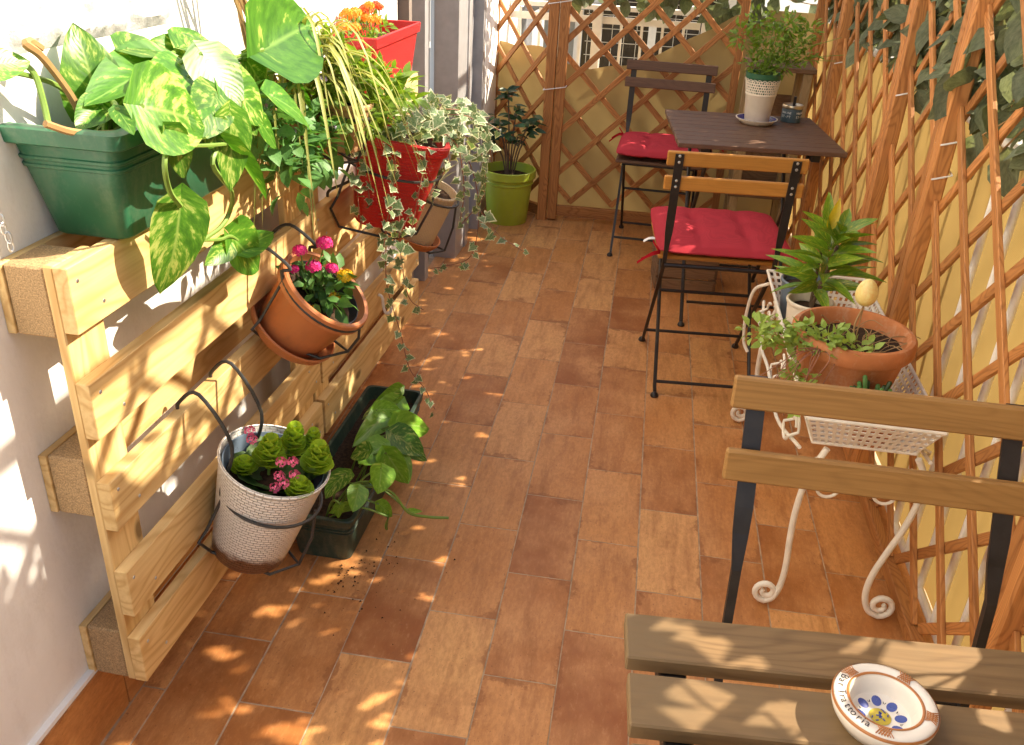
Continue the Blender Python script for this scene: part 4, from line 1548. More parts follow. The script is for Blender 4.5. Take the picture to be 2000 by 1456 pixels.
# ------------------------------------------------------------------ trough with grass and lilac-flowered plant, mostly behind the pothos
tb = wroot('window_box', .062, .70, .934, 'tan trough on the pallets behind the pothos, almost hidden by leaves', 'planter')
window_box(tb, .44, .125, .10, .085, MT['tanplastic'], rim=.006)
gt = wroot('striped_grass', .11, .79, 1.02, 'arching yellow-striped grass rising behind the pothos', 'plant')
rn = random.Random(3)
for i in range(84):
    a = rn.uniform(-2.0, 2.0)
    if rn.random() < .5:
        a = rn.uniform(-.5, 1.6)
    dx, dy = math.cos(a), math.sin(a)
    if dx < 0:
        dx *= .25
    Ln = rn.uniform(.18, .38)
    rise = rn.uniform(.05, .13)
    w = rn.uniform(.0035, .0068)
    b0 = Vector((rn.uniform(-.03, .04), rn.uniform(-.05, .05), 0))
    m = MB()
    sd = Vector((-dy, dx, 0)).normalized() if abs(dx) + abs(dy) > 0 else Vector((1, 0, 0))
    def bl(u, v, dx=dx, dy=dy, Ln=Ln, rise=rise, w=w, b0=b0, sd=sd):
        t = v
        p = b0 + Vector((dx * Ln * t * .8, dy * Ln * t * .9, rise * math.sin(min(1, t * 1.15) * math.pi * .75) * 1.5 - .20 * Ln / .25 * t ** 3))
        ww = w * (1 - t ** 3)
        return p + sd * (u - .5) * 2 * ww + Vector((0, 0, abs(u - .5) * ww))
    m.grid(bl, 2, 10)
    m.build('blade', MT['blade'], gt, True)
for i in range(7):
    a = rn.uniform(.3, 1.3)
    pts = [Vector((0, rn.uniform(-.10, -.02), 0)), Vector((-.02 + rn.uniform(-.01, .02), -.10 + rn.uniform(-.03, .03), .12)), Vector((-.04, -.16 + rn.uniform(-.05, .06), .32))]
    MB().tube(smooth_path(pts, 4), [.0035] * 8 + [.0022], 5).build('stalk', MT['stem_tan'], gt, True)

vp = wroot('lilac_flowered_plant', .12, .60, 1.03, 'soft green trailing plant with a few lilac flowers below the pothos', 'plant')
bush(vp, 'foliage', 'soft', [(.05, -.05, -.01), (.06, .02, -.06), (.05, .10, -.08), (.07, -.02, -.11), (.02, .05, -.0), (.07, .13, -.10), (.06, .06, -.05), (.03, -.10, .02)], 330, .036, .025, rad=(.05, .065, .06), seed=21, up=.0)
for i, p in enumerate(((.09, .16, -.055), (.09, .12, .045), (.08, -.02, -.03))):
    floret_ball(vp, p, .011, 'lilac', i, 8)
MB().tube(smooth_path([(0, 0, -.04), (.03, 0, .0), (.06, .03, -.05)], 4), .003, 6).build('stem', MT['stem_g'], vp, True)

# ------------------------------------------------------------------ tan pot with yellow-green shrub
tp = wpot('hanging_pot', .185, .86, .910, .12, 'tan plastic pot in a wire holder under the yellow-green shrub', 'pot', 'pots hung on the pallets')
MB().lathe(pot_profile(.066, .048, .105, .004, .012)).build('pot_body', MT['tanplastic'], tp, True)
soil(tp, .056, .088)
pot_holder(.197, .86, .985, .064, .12, .05, .932, .10, 'black wire holder around the tan pot', .075)
yg = wroot('leafy_shrub', .20, .90, .995, 'bright yellow-green leafy plant in front of the red planter', 'plant')
bush(yg, 'foliage', 'yellowgreen', [(0, -.06, .06), (.0, 0, .06), (.03, .05, .05), (.05, .10, .03), (.02, .02, .02), (.06, .16, .01), (.04, .13, -.01), (-.01, -.10, .06), (-.02, -.05, .10), (.03, -.08, .0), (.05, -.03, -.02), (.05, .04, -.02)], 560, .038, .019, rad=(.055, .07, .05), seed=5)
for i in range(9):
    a = i * .7
    MB().tube(smooth_path([(0, 0, -.01), (.02 * math.cos(a), .03 * math.sin(a), .03), (.05 * math.cos(a), .09 * math.sin(a), .07)], 4), .002, 5).build('stem', MT['stem_g'], yg, True)

# ------------------------------------------------------------------ red trough with marigolds on the far pallet
rb_ = wroot('window_box', .066, 1.50, .932, 'red woven plastic planter with orange flowers on the far pallet', 'planter')
m = MB()
def rect(w, l, z, uv_v, n=8):
    return [(x * w / 2, y * l / 2, z) for x, y in ((-1, -1), (1, -1), (1, 1), (-1, 1))]
lv = [(.09, .335, 0), (.115, .385, .118), (.117, .387, .119), (.128, .402, .121), (.132, .408, .145), (.128, .402, .148), (.118, .392, .147), (.105, .375, .10)]
vv, ff, uu = [], [], []
for i, (w, l, z) in enumerate(lv):
    rc = rect(w, l, z, 0)
    rc.append(rc[0])
    for k, p in enumerate(rc):
        vv.append(p)
        uu.append(((0, .12, .5, .62, 1.0)[k], z / .148))
for i in range(len(lv) - 1):
    for k in range(4):
        a = i * 5 + k
        ff.append((a, a + 1, a + 6, a + 5))
ff.append((3, 2, 1, 0))
m.add(vv, ff, uu)
m.build('trough', MT['redwoven'], rb_)
m = MB()
m.grid(lambda u, v: Vector(((u - .5) * .10, (v - .5) * .36, .115 + .004 * noise.noise((u * 9, v * 20, 1)))), 6, 20)
m.build('soil', MT['soil'], rb_, True)
mg = wroot('orange_marigolds', .06, 1.45, 1.05, 'orange and red marigolds blooming in the red planter', 'flowers')
rn = random.Random(9)
bush(mg, 'foliage', 'yellowgreen', [(-.005, -.10, .025), (0, -.03, .03), (-.01, .05, .03), (.0, .1, .03)], 120, .022, .010, rad=(.04, .05, .025), seed=8)
for i in range(16):
    y = -.16 + i * .021 + rn.uniform(-.01, .01)
    x = rn.uniform(-.045, .03)
    z = .055 + rn.uniform(-.01, .035)
    fl = floret_ball(mg, (x, y, z), rn.uniform(.016, .021), 'orange' if y < .06 else 'redor', 30 + i, 20)
    MB().tube([(x * .6, y, -.0), (x, y, z)], .0016, 5).build('stem', MT['stem_g'], mg)

# ------------------------------------------------------------------ red square pot with variegated ivy
rp = wpot('hanging_pot', .215, 1.07, .685, .20, 'square red woven pot with ivy in a wire holder', 'pot', 'pots hung on the pallets', R(22))
MB().lathe([(.001, 0), (.072, 0), (.076, .004), (.108, .205), (.114, .207), (.117, .228), (.114, .232), (.106, .230), (.100, .195)], 48, sq=5).build('pot_body', MT['redwoven'], rp, True)
soil(rp, .096, .205)
pot_holder(.245, 1.07, .825, .118, .20, .075, .752, .17, 'black wire holder around the square red pot', .15)


def ivyleaf():
    """five-lobed leaf; UV y = 1 at the margin"""
    pts = []
    for ang, r in ((-90, .12), (-62, .46), (-45, .62), (-22, .40), (5, .70), (22, .48), (42, .56), (62, .60), (90, 1.0), (118, .60), (138, .56), (158, .48), (175, .70), (202, .40), (225, .62), (242, .46)):
        a = R(ang)
        pts.append((r * math.cos(a), r * math.sin(a)))
    n = len(pts)
    v, uv, f = [(0, .05, .03)], [(.5, 0)], []
    for k, sc_ in ((0, .72), (1, 1.0)):
        for (x, y) in pts:
            rr2 = math.hypot(x, y) * sc_
            v.append((x * sc_, y * sc_, .03 - .13 * rr2 * rr2 + .05 * abs(x) * sc_))
            uv.append((.5 + x * .5, .72 if k == 0 else 1.0))
    for k in range(n):
        k2 = (k + 1) % n
        f.append((0, 1 + k, 1 + k2))
        f.append((1 + k, 1 + n + k, 1 + n + k2, 1 + k2))
    m = MB()
    m.add(v, f, uv)
    me = m.mesh('leaf', True)
    me.materials.append(MT['ivy'])
    return me


IVY = ivyleaf()
iv = wroot('ivy_plant', .25, 1.13, .88, 'variegated white-edged ivy trailing from the red pot to the floor', 'plant')
IO = Vector((.25, 1.13, .88))
STR = {
    'a': [(.229, 1.08, .896), (.235, 1.02, .823), (.245, 1.0, .714), (.24, 1.0, .553), (.25, 1.02, .464), (.264, 1.04, .384), (.285, 1.05, .276), (.325, 1.06, .213), (.354, 1.06, .153)],
    'b': [(.331, 1.30, .875), (.377, 1.36, .742), (.389, 1.40, .61), (.369, 1.40, .484), (.293, 1.40, .443), (.246, 1.40, .43)],
    'c': [(.38, 1.40, .639), (.439, 1.42, .555), (.512, 1.45, .498)],
    'd': [(.275, 1.02, .857), (.28, .99, .726), (.28, 1.0, .613), (.29, 1.03, .495), (.314, 1.08, .44)],
    'e': [(.30, 1.18, .94), (.36, 1.22, .935), (.393, 1.25, .919), (.458, 1.3, .876)],
    'f': [(.217, 1.0, .90), (.21, .97, .844), (.215, .965, .745)],
    'g': [(.32, 1.22, .90), (.355, 1.3, .86), (.401, 1.35, .799), (.406, 1.38, .677), (.337, 1.40, .574)],
    'h': [(.26, 1.03, .872), (.315, 1.03, .80), (.29, 1.0, .70), (.25, .99, .635)],
    'i': [(.30, 1.10, .91), (.36, 1.12, .90), (.37, 1.10, .83), (.34, 1.05, .76)],
    'm': [(.22, .97, .91), (.20, .93, .86), (.20, .925, .78), (.205, .93, .70)],
    'n': [(.26, .97, .92), (.285, .945, .87), (.28, .94, .79), (.26, .945, .70), (.25, .95, .62)],
    'o': [(.31, .99, .92), (.34, .985, .86), (.33, .98, .78), (.31, .99, .69)],
    'p': [(.34, 1.08, .92), (.39, 1.10, .88), (.40, 1.14, .80), (.39, 1.2, .72), (.37, 1.25, .64)],
    'q': [(.32, 1.16, .93), (.40, 1.18, .93), (.44, 1.22, .88), (.45, 1.26, .80)],
    'k': [(.28, 1.2, .92), (.33, 1.3, .93), (.36, 1.36, .90)],
}
rn = random.Random(17)
cw = WALL_O
for key, pts in STR.items():
    P = smooth_path(pts, 9)
    MB().tube([p - IO for p in P], .0013, 5, False).build('stem', MT['stem_red'], iv, True)
    acc, last = 0, P[0]
    step = {'a': .022, 'd': .022, 'b': .024, 'c': .028}.get(key, .013)
    for i, p in enumerate(P):
        acc += (p - last).length
        last = p
        if acc >= step:
            acc = 0
            t = i / len(P)
            side = Vector((rn.gauss(0, .8), rn.gauss(-.2, .8), rn.uniform(-1.0, .2)))
            sz = rn.uniform(.018, .030) * (1.15 - .5 * t)
            nr = Vector((.6, -.9, .65)) + Vector((rn.gauss(0, .45), rn.gauss(0, .45), rn.gauss(0, .4)))
            q = p + side.normalized() * rn.uniform(.006, .018)
            inst('leaf', IVY, iv, None, frame(q - IO, side, nr) @ Matrix.Scale(sz, 4))
for i in range(225):
    p = Vector((rn.uniform(.16, .38), rn.uniform(.95, 1.26), rn.uniform(.88, .975)))
    if i >= 150:
        p = Vector((rn.uniform(.30, .44), rn.uniform(1.08, 1.32), rn.uniform(.82, .95)))
    side = Vector((rn.gauss(.2, .8), rn.gauss(-.2, .8), rn.gauss(-.2, .5)))
    nr = Vector((.3, -.6, .9)) + Vector((rn.gauss(0, .45), rn.gauss(0, .45), rn.gauss(0, .3)))
    inst('leaf', IVY, iv, None, frame(p - IO, side, nr) @ Matrix.Scale(rn.uniform(.018, .030), 4))

# ------------------------------------------------------------------ cream diamond-pattern pot
cp = wpot('hanging_pot', .205, 1.38, .530, .36, 'small cream diamond-patterned pot on a clay saucer beside the red pot', 'pot', 'pots hung on the pallets')
MB().lathe(pot_profile(.072, .055, .165, .003, .010)).build('pot_body', MT['creamwoven'], cp, True)
MB().lathe([(.001, -.012), (.062, -.012), (.072, .002), (.075, .012), (.071, .013), (.066, .004), (.058, -.006)]).build('saucer', MT['terra'], cp, True)
soil(cp, .06, .145)
pot_holder(.262, 1.38, .663, .073, .36, .05, .578, .16, 'black wire holder around the cream pot', .11)
al = wroot('pale_succulent', .265, 1.38, .69, 'pale striped succulent curling out of the cream pot', 'plant')
sl5 = small_leaf(1, .22, .5, .5, 5).mesh('leaf', True)
sl5.materials.append(MT['aloe'])
for i in range(11):
    a = i * 2.4
    leaf(al, sl5, (.01 * math.cos(a), .01 * math.sin(a), 0), (.045 * math.cos(a), .045 * math.sin(a), .06 + .01 * (i % 3)), (math.cos(a) * -.3, math.sin(a) * -.3, 1), .022)

# ------------------------------------------------------------------ clay pot with lantana
TP_T = .70
tc_ = wpot('hanging_pot', .155, .60, .575, TP_T, 'tilted terracotta pot with saucer and lantana in a wire holder', 'pot', 'pots hung on the pallets')
MB().lathe(pot_profile(.104, .076, .142, .010, .028, .006)).build('pot_body', MT['terraplastic'], tc_, True)
MB().lathe([(.001, -.010), (.082, -.010), (.096, .004), (.101, .020), (.097, .022), (.091, .008), (.078, -.002)]).build('saucer', MT['terraplastic'], tc_, True)
MB().lathe([(.066, .07), (.083, .128), (.085, .128), (.080, .10)]).build('inner_pot', MT['darkpot'], tc_, True)
soil(tc_, .079, .105)
pot_holder(.238, .60, .672, .102, TP_T, .068, .752, .125, 'black wire holder around the tilted terracotta pot', .09)
lt = wroot('lantana_plant', .235, .585, .655, 'lantana with pink and yellow flower heads in the terracotta pot', 'plant')
LO = Vector((.235, .585, .655))
bush(lt, 'foliage', 'lantana', [(-.03, .0, .045), (.0, .02, .03), (.02, -.01, .02), (.0, -.03, .03), (-.02, .03, .06), (.03, .02, .04)], 110, .036, .020, rad=(.03, .04, .03), seed=14, up=.1)
for i, (p, r, c) in enumerate((((.195, .59, .762), .017, 'pink'), ((.240, .61, .776), .019, 'pink'), ((.226, .58, .735), .018, 'pink'), ((.257, .60, .727), .015, 'pink'), ((.188, .57, .728), .012, 'pink'), ((.285, .60, .714), .019, 'yellow'), ((.266, .585, .672), .013, 'yellow'), ((.23, .56, .655), .007, 'yellow'))):
    p = Vector(p) - LO
    floret_ball(lt, p, r, c, 50 + i, 24)
    MB().tube(smooth_path([(-.005, 0, -.02), p * .5 + Vector((-.01, 0, 0)), p], 4), .0016, 5).build('stem', MT['stem_g'], lt, True)

# ------------------------------------------------------------------ white woven pot with kalanchoe
WT = .32
wp_ = wpot('hanging_pot', .172, .30, .232, WT, 'white woven pot with brown stained base in a wire holder', 'pot', 'pots hung on the pallets')
MB().lathe(pot_profile(.106, .074, .235, .003, .008, .003, .8), 48).build('pot_body', MT['whitewoven'], wp_, True)
MB().lathe([(.070, .15), (.094, .222), (.096, .222), (.090, .19)]).build('inner_pot', MT['bluepot'], wp_, True)
soil(wp_, .086, .188)
pot_holder(.232, .30, .378, .096, WT, .062, .578, .165, 'black wire holder around the white woven pot', .12)
ka = wpot('kalanchoe_plant', .236, .30, .420, WT * .6, 'kalanchoe rosettes with pink flowers in the white woven pot', 'plant')
ov = MB()
def ovl(u, v):
    x = (u - .5) * 2
    w = .60 * math.sin(math.pi * min(1, .10 + v * .88)) ** .5
    return Vector((x * w, v, .30 * abs(x) ** 2 * w + .30 * v * v))
ov.grid(ovl, 4, 4)
kme = ov.mesh('leaf', True)
kme.materials.append(MT['kalanchoe'])
kdm = ov.mesh('leaf', True)
kdm.materials.append(MT['kaldark'])
rn = random.Random(31)
for (x, y, h, sc_) in ((-.01, .0, .075, 1.0), (.015, .05, .085, .9), (.075, .025, .075, 1.0), (-.045, -.03, .03, .8), (.07, -.045, .035, .85), (.045, .075, .07, .7)):
    for lv_ in range(6):
        for k in range(4):
            a = k * math.pi / 2 + lv_ * .8
            t = lv_ / 5
            rad_ = (.036 - .013 * t) * sc_
            d = Vector((math.cos(a), math.sin(a), .2 + .75 * t))
            p = Vector((x, y, h * (.25 + .6 * t)))
            leaf(ka, kme, p, p + d.normalized() * rad_, (-math.cos(a) * .5, -math.sin(a) * .5, 1), rad_ * .95)
    MB().tube([(x * .6, y * .6, -.02), (x, y, h)], .003, 5).build('stem', MT['stem_g'], ka)
for i in range(15):
    a = i * 2.4
    r0 = .02 + .03 * (i % 3) / 2
    p = Vector((r0 * math.cos(a), r0 * math.sin(a), -.004))
    leaf(ka, kdm, p, p + Vector((math.cos(a) * .045, math.sin(a) * .045, .012)), (0, 0, 1), .038)
for i, (x, y, z) in enumerate(((.025, -.03, .045), (.045, -.025, .05), (.055, -.035, .03), (.03, -.045, .025), (.045, -.055, .02), (-.055, .005, .065), (-.045, -.005, .055), (.03, -.06, .008))):
    floret_ball(ka, (x, y, z + .012), .0125, 'rose', 70 + i, 12)

# ------------------------------------------------------------------ dark trough on the floor with a second pothos
fbx = empty('window_box', (-.636, 1.895, .0), R(-1.0), 'dusty dark green trough on the floor below the pallets', 'planter')
window_box(fbx, .63, .160, .130, .135, MT['dullgreen'], rim=.006)
cr_ = MB()
rn = random.Random(6)
for i in range(260):
    x = -.56 + rn.expovariate(1 / .05) - .03
    y = rn.gauss(1.575, .06 + .25 * max(0, x + .56))
    if x < -.55 and y > 1.58:
        continue
    r_ = .0006 + .0030 * rn.random() ** 3
    cr_.add([(x + r_ * math.cos(a), y + r_ * math.sin(a), .0045 + (0 if k else 0)) for k, a in enumerate((0, 2.1, 4.2))] + [(x, y, .0045 + r_ * 1.2)], [(0, 1, 3), (1, 2, 3), (2, 0, 3)])
so = cr_.build('soil_crumbs', MT['soil'])
tag(so, 'dark soil crumbs spilled on the tiles beside the floor trough', 'soil', None, 'stuff')
p2 = empty('pothos_plant', (-.60, 1.85, .11), 0, 'young variegated pothos spreading out of the floor trough', 'plant', 'pothos plants')
PO = Vector((-.60, 1.85, .11))
for i, (a, b, w, pl, nr) in enumerate(PX_POTHOS2):
    a, b = Vector(a), Vector(b)
    leaf(p2, HEARTS[(i * 3 + 2) % 15 if i % 4 else (i * 3) % 15], a - PO, b - PO, (nr[0] + (.55 if i % 2 else -.45) + rn.gauss(0, .2), nr[1] + rn.gauss(.1, .25), nr[2] + rn.gauss(0, .15)), w * .62)
    g = Vector((-.62 + rn.uniform(-.02, .02), a.y + rn.uniform(-.05, .05), .10))
    stem(p2, [g - PO, g.lerp(a, .5) + Vector((0, 0, .03)) - PO, a - PO], .0026, 'stem_g')
stem(p2, [Vector(q) - PO for q in [(-.62, 1.66, .10), (-.58, 1.66, .17), (-.50, 1.68, .16), (-.46, 1.70, .09), (-.42, 1.73, .06), (-.37, 1.75, .05)]], .0036, 'stem_g')

# ------------------------------------------------------------------ lime pot with a dark shrub at the far end
lp = empty('lime_pot', (-.628, 4.255, .003), 0, 'lime green plastic pot on the floor at the far end', 'pot')
MB().lathe(pot_profile(.132, .098, .262, .010, .040, .005), 48).build('pot_body', MT['lime'], lp, True)
MB().lathe([(.117, .192), (.1215, .196), (.1215, .202), (.118, .206)], 48).build('pot_rib', MT['lime'], lp, True)
soil(lp, .112, .222)
fs = empty('leafy_shrub', (-.625, 4.24, .225), 0, 'dark glossy shrub growing in the lime green pot', 'plant')
fic = small_leaf(1, .42, .2, .2, 4).mesh('leaf', True)
fic.materials.append(MT['ficus'])
rn = random.Random(13)
for (tx_, ty_, tz, n) in ((-.02, 0, .40, 15), (-.06, -.03, .28, 15), (.02, .02, .32, 12), (.085, -.02, .26, 13), (.12, .02, .28, 9), (-.09, 0, .19, 13), (-.02, -.05, .22, 10), (.03, .03, .19, 8)):
    top_ = Vector((tx_, ty_, tz))
    MB().tube(smooth_path([(tx_ * .15, ty_ * .3, -.01), (tx_ * .4, ty_ * .5, tz * .5), top_], 4), .0035, 6).build('stem', MT['bark'], fs, True)
    for k in range(n):
        a = k * 2.4 + tx_ * 30
        p = top_ + Vector((rn.uniform(-.012, .012), rn.uniform(-.012, .012), rn.uniform(-.05, .02)))
        leaf(fs, fic, p, p + Vector((math.cos(a) * .062, math.sin(a) * .062, rn.uniform(-.02, .03))), (rn.gauss(0, .4), rn.gauss(-.7, .3), .8), .040)

# ------------------------------------------------------------------ on the dark table: lace pot, saucer, herb, candle tin
TPz = .7005
sc1 = empty('saucer', (.418, 3.575, TPz), 0, 'white saucer with navy rim under the lace pot', 'saucer')
MB().lathe([(.001, 0), (.055, 0), (.06, .004), (.078, .018), (.079, .021), (.074, .021)], 40).build('saucer_body', MT['cream'], sc1, True)
MB().lathe([(.074, .0212), (.060, .009), (.001, .008)], 40).build('glazed_inside', MT['navyglaze'], sc1, True)
lc = empty('lace_pot', (.418, 3.575, TPz + .0085), 0, 'white pot with pierced lace rim on the dark table', 'pot')
MB().lathe([(.001, 0), (.043, 0), (.046, .003), (.056, .098), (.058, .100), (.058, .104), (.0555, .104), (.052, .09)], 40).build('pot_body', MT['cream'], lc, True)
m = MB()
N, RW = 44, 5
for j in range(RW):
    for i in range(N):
        z0, z1 = .104 + j * .0095, .104 + (j + 1) * .0095
        def pt(a, z):
            r_ = .0572 + (z - .104) * .16
            return Vector((r_ * math.cos(a), r_ * math.sin(a), z))
        sh_ = .5 * (j % 2)
        a0, a1 = 2 * math.pi * (i + sh_) / N, 2 * math.pi * (i + 1 + sh_) / N
        am, zm = (a0 + a1) / 2, (z0 + z1) / 2
        hs = .60 if (i + j) % 3 else .78
        hexa = [(am + (a1 - a0) * .5 * hs * math.cos(q), zm + (z1 - z0) * .5 * hs * math.sin(q)) for q in [k * math.pi / 4 for k in range(8)]]
        rim_ = [(a1, zm), (a1, z1), (am, z1), (a0, z1), (a0, zm), (a0, z0), (am, z0), (a1, z0)]
        q = [pt(*p_) for p_ in hexa] + [pt(*p_) for p_ in rim_]
        m.add(q, [(k, 8 + k, 8 + (k + 1) % 8, (k + 1) % 8) for k in range(8)])
for i in range(N // 2):
    a0 = 2 * math.pi * i / (N // 2)
    a1 = 2 * math.pi * (i + 1) / (N // 2)
    zt = .104 + RW * .0095
    pts_ = []
    for k in range(7):
        a = a0 + (a1 - a0) * k / 6
        r_ = .0572 + (zt - .104) * .16
        pts_.append(Vector((r_ * math.cos(a), r_ * math.sin(a), zt + .005 * math.sin(math.pi * k / 6))))
    m.tube(pts_, .0013, 5, False)
lo_ = m.build('lace_rim', MT['cream'], lc)
lo_.modifiers.new('thick', 'SOLIDIFY').thickness = .0018
MB().lathe([(.046, .06), (.0545, .104), (.061, .158), (.066, .160), (.0665, .178), (.063, .178), (.058, .150), (.05, .12)], 40).build('inner_pot', MT['innergreen'], lc, True)
soil(lc, .059, .158)
hb = empty('bushy_herb', (.418, 3.575, .86), 0, 'bushy bright green herb in the lace pot', 'plant')
bush(hb, 'foliage', 'bushy', [(0, 0, .03), (.03, 0, .06), (-.04, 0, .06), (.07, .0, .11), (-.02, 0, .11), (.10, .0, .15), (.13, .02, .18), (-.10, 0, .15), (.02, .0, .16), (.06, 0, .06), (.14, 0, .10), (-.05, .0, .20), (.05, 0, .20)], 1000, .026, .011, rad=(.05, .05, .045), seed=41, up=.4)
rn = random.Random(2)
for i in range(24):
    e = Vector((rn.gauss(.03, .09), rn.gauss(0, .05), rn.uniform(.08, .24)))
    MB().tube(smooth_path([(rn.uniform(-.02, .02), rn.uniform(-.02, .02), 0), e * .5 + Vector((0, 0, .03)), e], 3), .0011, 4, False).build('stem', MT['stem_g'], hb)
tn = empty('candle_tin', (.557, 3.665, TPz), 0, 'small slate blue tin with metal lid and white print on the dark table', 'tin')
MB().lathe([(.001, 0), (.037, 0), (.038, .002), (.038, .052), (.037, .054)], 36).build('tin_body', MT['tinblue'], tn, True)
MB().lathe([(.0385, .051), (.0395, .053), (.0395, .062), (.038, .064), (.034, .063), (.030, .059), (.001, .058)], 36).build('tin_lid', MT['tingold'], tn, True)
MB().box((.004, .006, .075), (.010, .012, .035)).build('wick_clip', MT['black'], tn)


def font_mesh(o, mat, parent):
    """text curve -> plain mesh object"""
    me = bpy.data.meshes.new_from_object(o)
    cu = o.data
    bpy.data.objects.remove(o)
    bpy.data.curves.remove(cu)
    me.materials.clear()
    me.materials.append(mat)
    return inst('lettering', me, parent)


def wrap_text(parent, txt, r, z, size, ang0, mat, name='lettering'):
    """letters set one by one round an upright cylinder"""
    a = ang0
    for chx in txt:
        if chx != ' ':
            cu = bpy.data.curves.new(name, 'FONT')
            cu.body = chx
            cu.size = size
            cu.align_x = 'CENTER'
            cu.extrude = .0002
            o = bpy.data.objects.new(name, cu)
            o = font_mesh(o, mat, parent)
            n = Vector((math.cos(a), math.sin(a), 0))
            xx = Vector((-math.sin(a), math.cos(a), 0))
            o.matrix_local = Matrix.Translation(n * (r + .0004) + Vector((0, 0, z))) @ Matrix((xx, Vector((0, 0, 1)), n)).transposed().to_4x4()
        a += size * .62 / r


wrap_text(tn, 'MARINE', .038, .033, .011, R(-155), MT['whiteplastic'])
wrap_text(tn, 'ST-PT', .038, .018, .013, R(-155), MT['whiteplastic'])
wrap_text(tn, 'MARINE', .038, .033, .011, R(-65), MT['whiteplastic'])
wrap_text(tn, 'ST-PT', .038, .018, .013, R(-65), MT['whiteplastic'])

rpot = empty('red_pot', (.50, 4.10, .003), 0, 'small red plastic pot in the shade under the corner shelf', 'pot')
MB().lathe(pot_profile(.06, .045, .10, .004, .015), 30).build('pot_body', simple('dull_red_plastic', (.30, .03, .018), .5), rpot, True)
soil(rpot, .05, .085)
# ------------------------------------------------------------------ plants in the white iron stand
BZ = .4295
tb2 = empty('clay_pot', (.502, 1.868, BZ), 0, 'wide terracotta pot with trailing succulent in the white stand', 'pot')
MB().lathe([(.001, 0), (.085, 0), (.088, .004), (.116, .140), (.118, .143), (.126, .145), (.131, .152), (.131, .178), (.126, .184), (.118, .185), (.112, .178), (.105, .12)], 56).build('pot_body', MT['terra'], tb2, True)
soil(tb2, .109, .150)
tsu = empty('trailing_succulent', (.46, 1.84, .59), 0, 'small-leaved succulent trailing over the left of the terracotta pot', 'plant')
bush(tsu, 'foliage', 'succulent', [(-.08, -.02, .02), (-.04, -.05, .02), (0, -.06, .015), (-.10, -.05, .01), (-.15, -.07, .03), (-.13, -.04, .04), (.04, -.05, .01), (-.06, .01, .02), (-.18, -.09, .05), (-.09, -.11, -.04), (-.02, -.02, .02), (-.08, -.13, -.09)], 480, .021, .013, rad=(.035, .035, .022), seed=61, up=.4)
rn = random.Random(4)
for i in range(36):
    a = rn.uniform(0, 6.28)
    r1 = rn.uniform(.02, .10)
    p = Vector((.045 + r1 * math.cos(a), .03 + r1 * math.sin(a) * .9, -.006))
    q = p + Vector((rn.gauss(.02, .03), rn.gauss(.01, .03), rn.uniform(.005, .03)))
    MB().tube(smooth_path([p, p.lerp(q, .5) + Vector((rn.gauss(0, .012), rn.gauss(0, .012), .012)), q], 3), .0009, 4, False).build('dry_root', MT['straw'], tsu)
for i in range(12):
    p = Vector((-.07 + rn.gauss(0, .03), -.10 + rn.gauss(0, .02), .005))
    q = p + Vector((-.035 + rn.gauss(0, .02), -.02, -rn.uniform(.05, .14)))
    MB().tube(smooth_path([Vector((-.04, -.06, .01)), p, q], 4), .0011, 4, False).build('stem', MT['stem_red'], tsu)
eg = empty('egg_ornament', (.498, 1.83, .585), 0, 'pale yellow egg ornament on a stick in the terracotta pot', 'ornament')
MB().lathe([(.0015, 0), (.0015, .105)], 8).build('stick', MT['straw'], eg, True)
MB().lathe([(.0005, .100)] + [(.0225 * math.sin(math.pi * t) * (1 - .13 * math.cos(math.pi * t) * -1), .100 + .060 * (1 - math.cos(math.pi * t)) / 2) for t in [k / 16 for k in range(1, 16)]] + [(.0005, .160)], 24).build('egg', MT['egg'], eg, True)
MB().tube(smooth_path([(-.004, -.004, .02), (-.010, -.006, .06), (.0, 0, .098)], 4), .0022, 5).build('twine', MT['straw'], eg, True)

wpot2 = empty('white_pot', (.462, 2.17, BZ), 0, 'white pot holding the croton at the far end of the stand', 'pot')
MB().lathe(pot_profile(.060, .045, .125, .003, .010), 40).build('pot_body', MT['cream'], wpot2, True)
soil(wpot2, .05, .10)
gp2 = empty('grey_pot', (.472, 2.325, BZ), 0, 'grey nursery pot standing behind the white croton pot', 'pot')
MB().lathe(pot_profile(.066, .052, .12, .003, .010), 40).build('pot_body', MT['bluepot'], gp2, True)
soil(gp2, .055, .10)
ct = empty('croton_plant', (.465, 2.17, .53), 0, 'croton with yellow-veined leaves and one yellow shoot', 'plant')
cme = small_leaf(1, .95, .25, .35, 5).mesh('leaf', True)
cme.materials.append(MT['croton'])
cye = small_leaf(1, .95, .25, .1, 5).mesh('leaf', True)
cye.materials.append(MT['crotonyellow'])
MB().tube([(0, 0, 0), (.02, 0, .10), (.03, 0, .17)], .005, 6).build('stem', MT['bark'], ct, True)
MB().tube([(.0, .01, 0), (.0, .02, .16), (.0, .02, .20)], .004, 6).build('stem', MT['bark'], ct, True)
rn = random.Random(19)
for i in range(50):
    t = i / 50
    a = i * 2.4
    p = Vector((.03 * t, 0, .05 + .16 * t)) + Vector((.008 * math.cos(a), .008 * math.sin(a), 0))
    Ln = rn.uniform(.09, .15) * (1.1 - .4 * t)
    d = Vector((math.cos(a), math.sin(a), rn.uniform(-.1, .35) + .9 * t))
    leaf(ct, cme, p, p + d.normalized() * Ln, (rn.gauss(0, .6), -.4 + rn.gauss(0, .5), .8), .024)
for k in range(3):
    a = k * 2.1
    p = Vector((.0, .02 - .03 * (k == 0), .205))
    leaf(ct, cye if k == 0 else cme, p, p + Vector((.012 * math.cos(a), .012 * math.sin(a), .085)), (.0, -1, .3), .020)

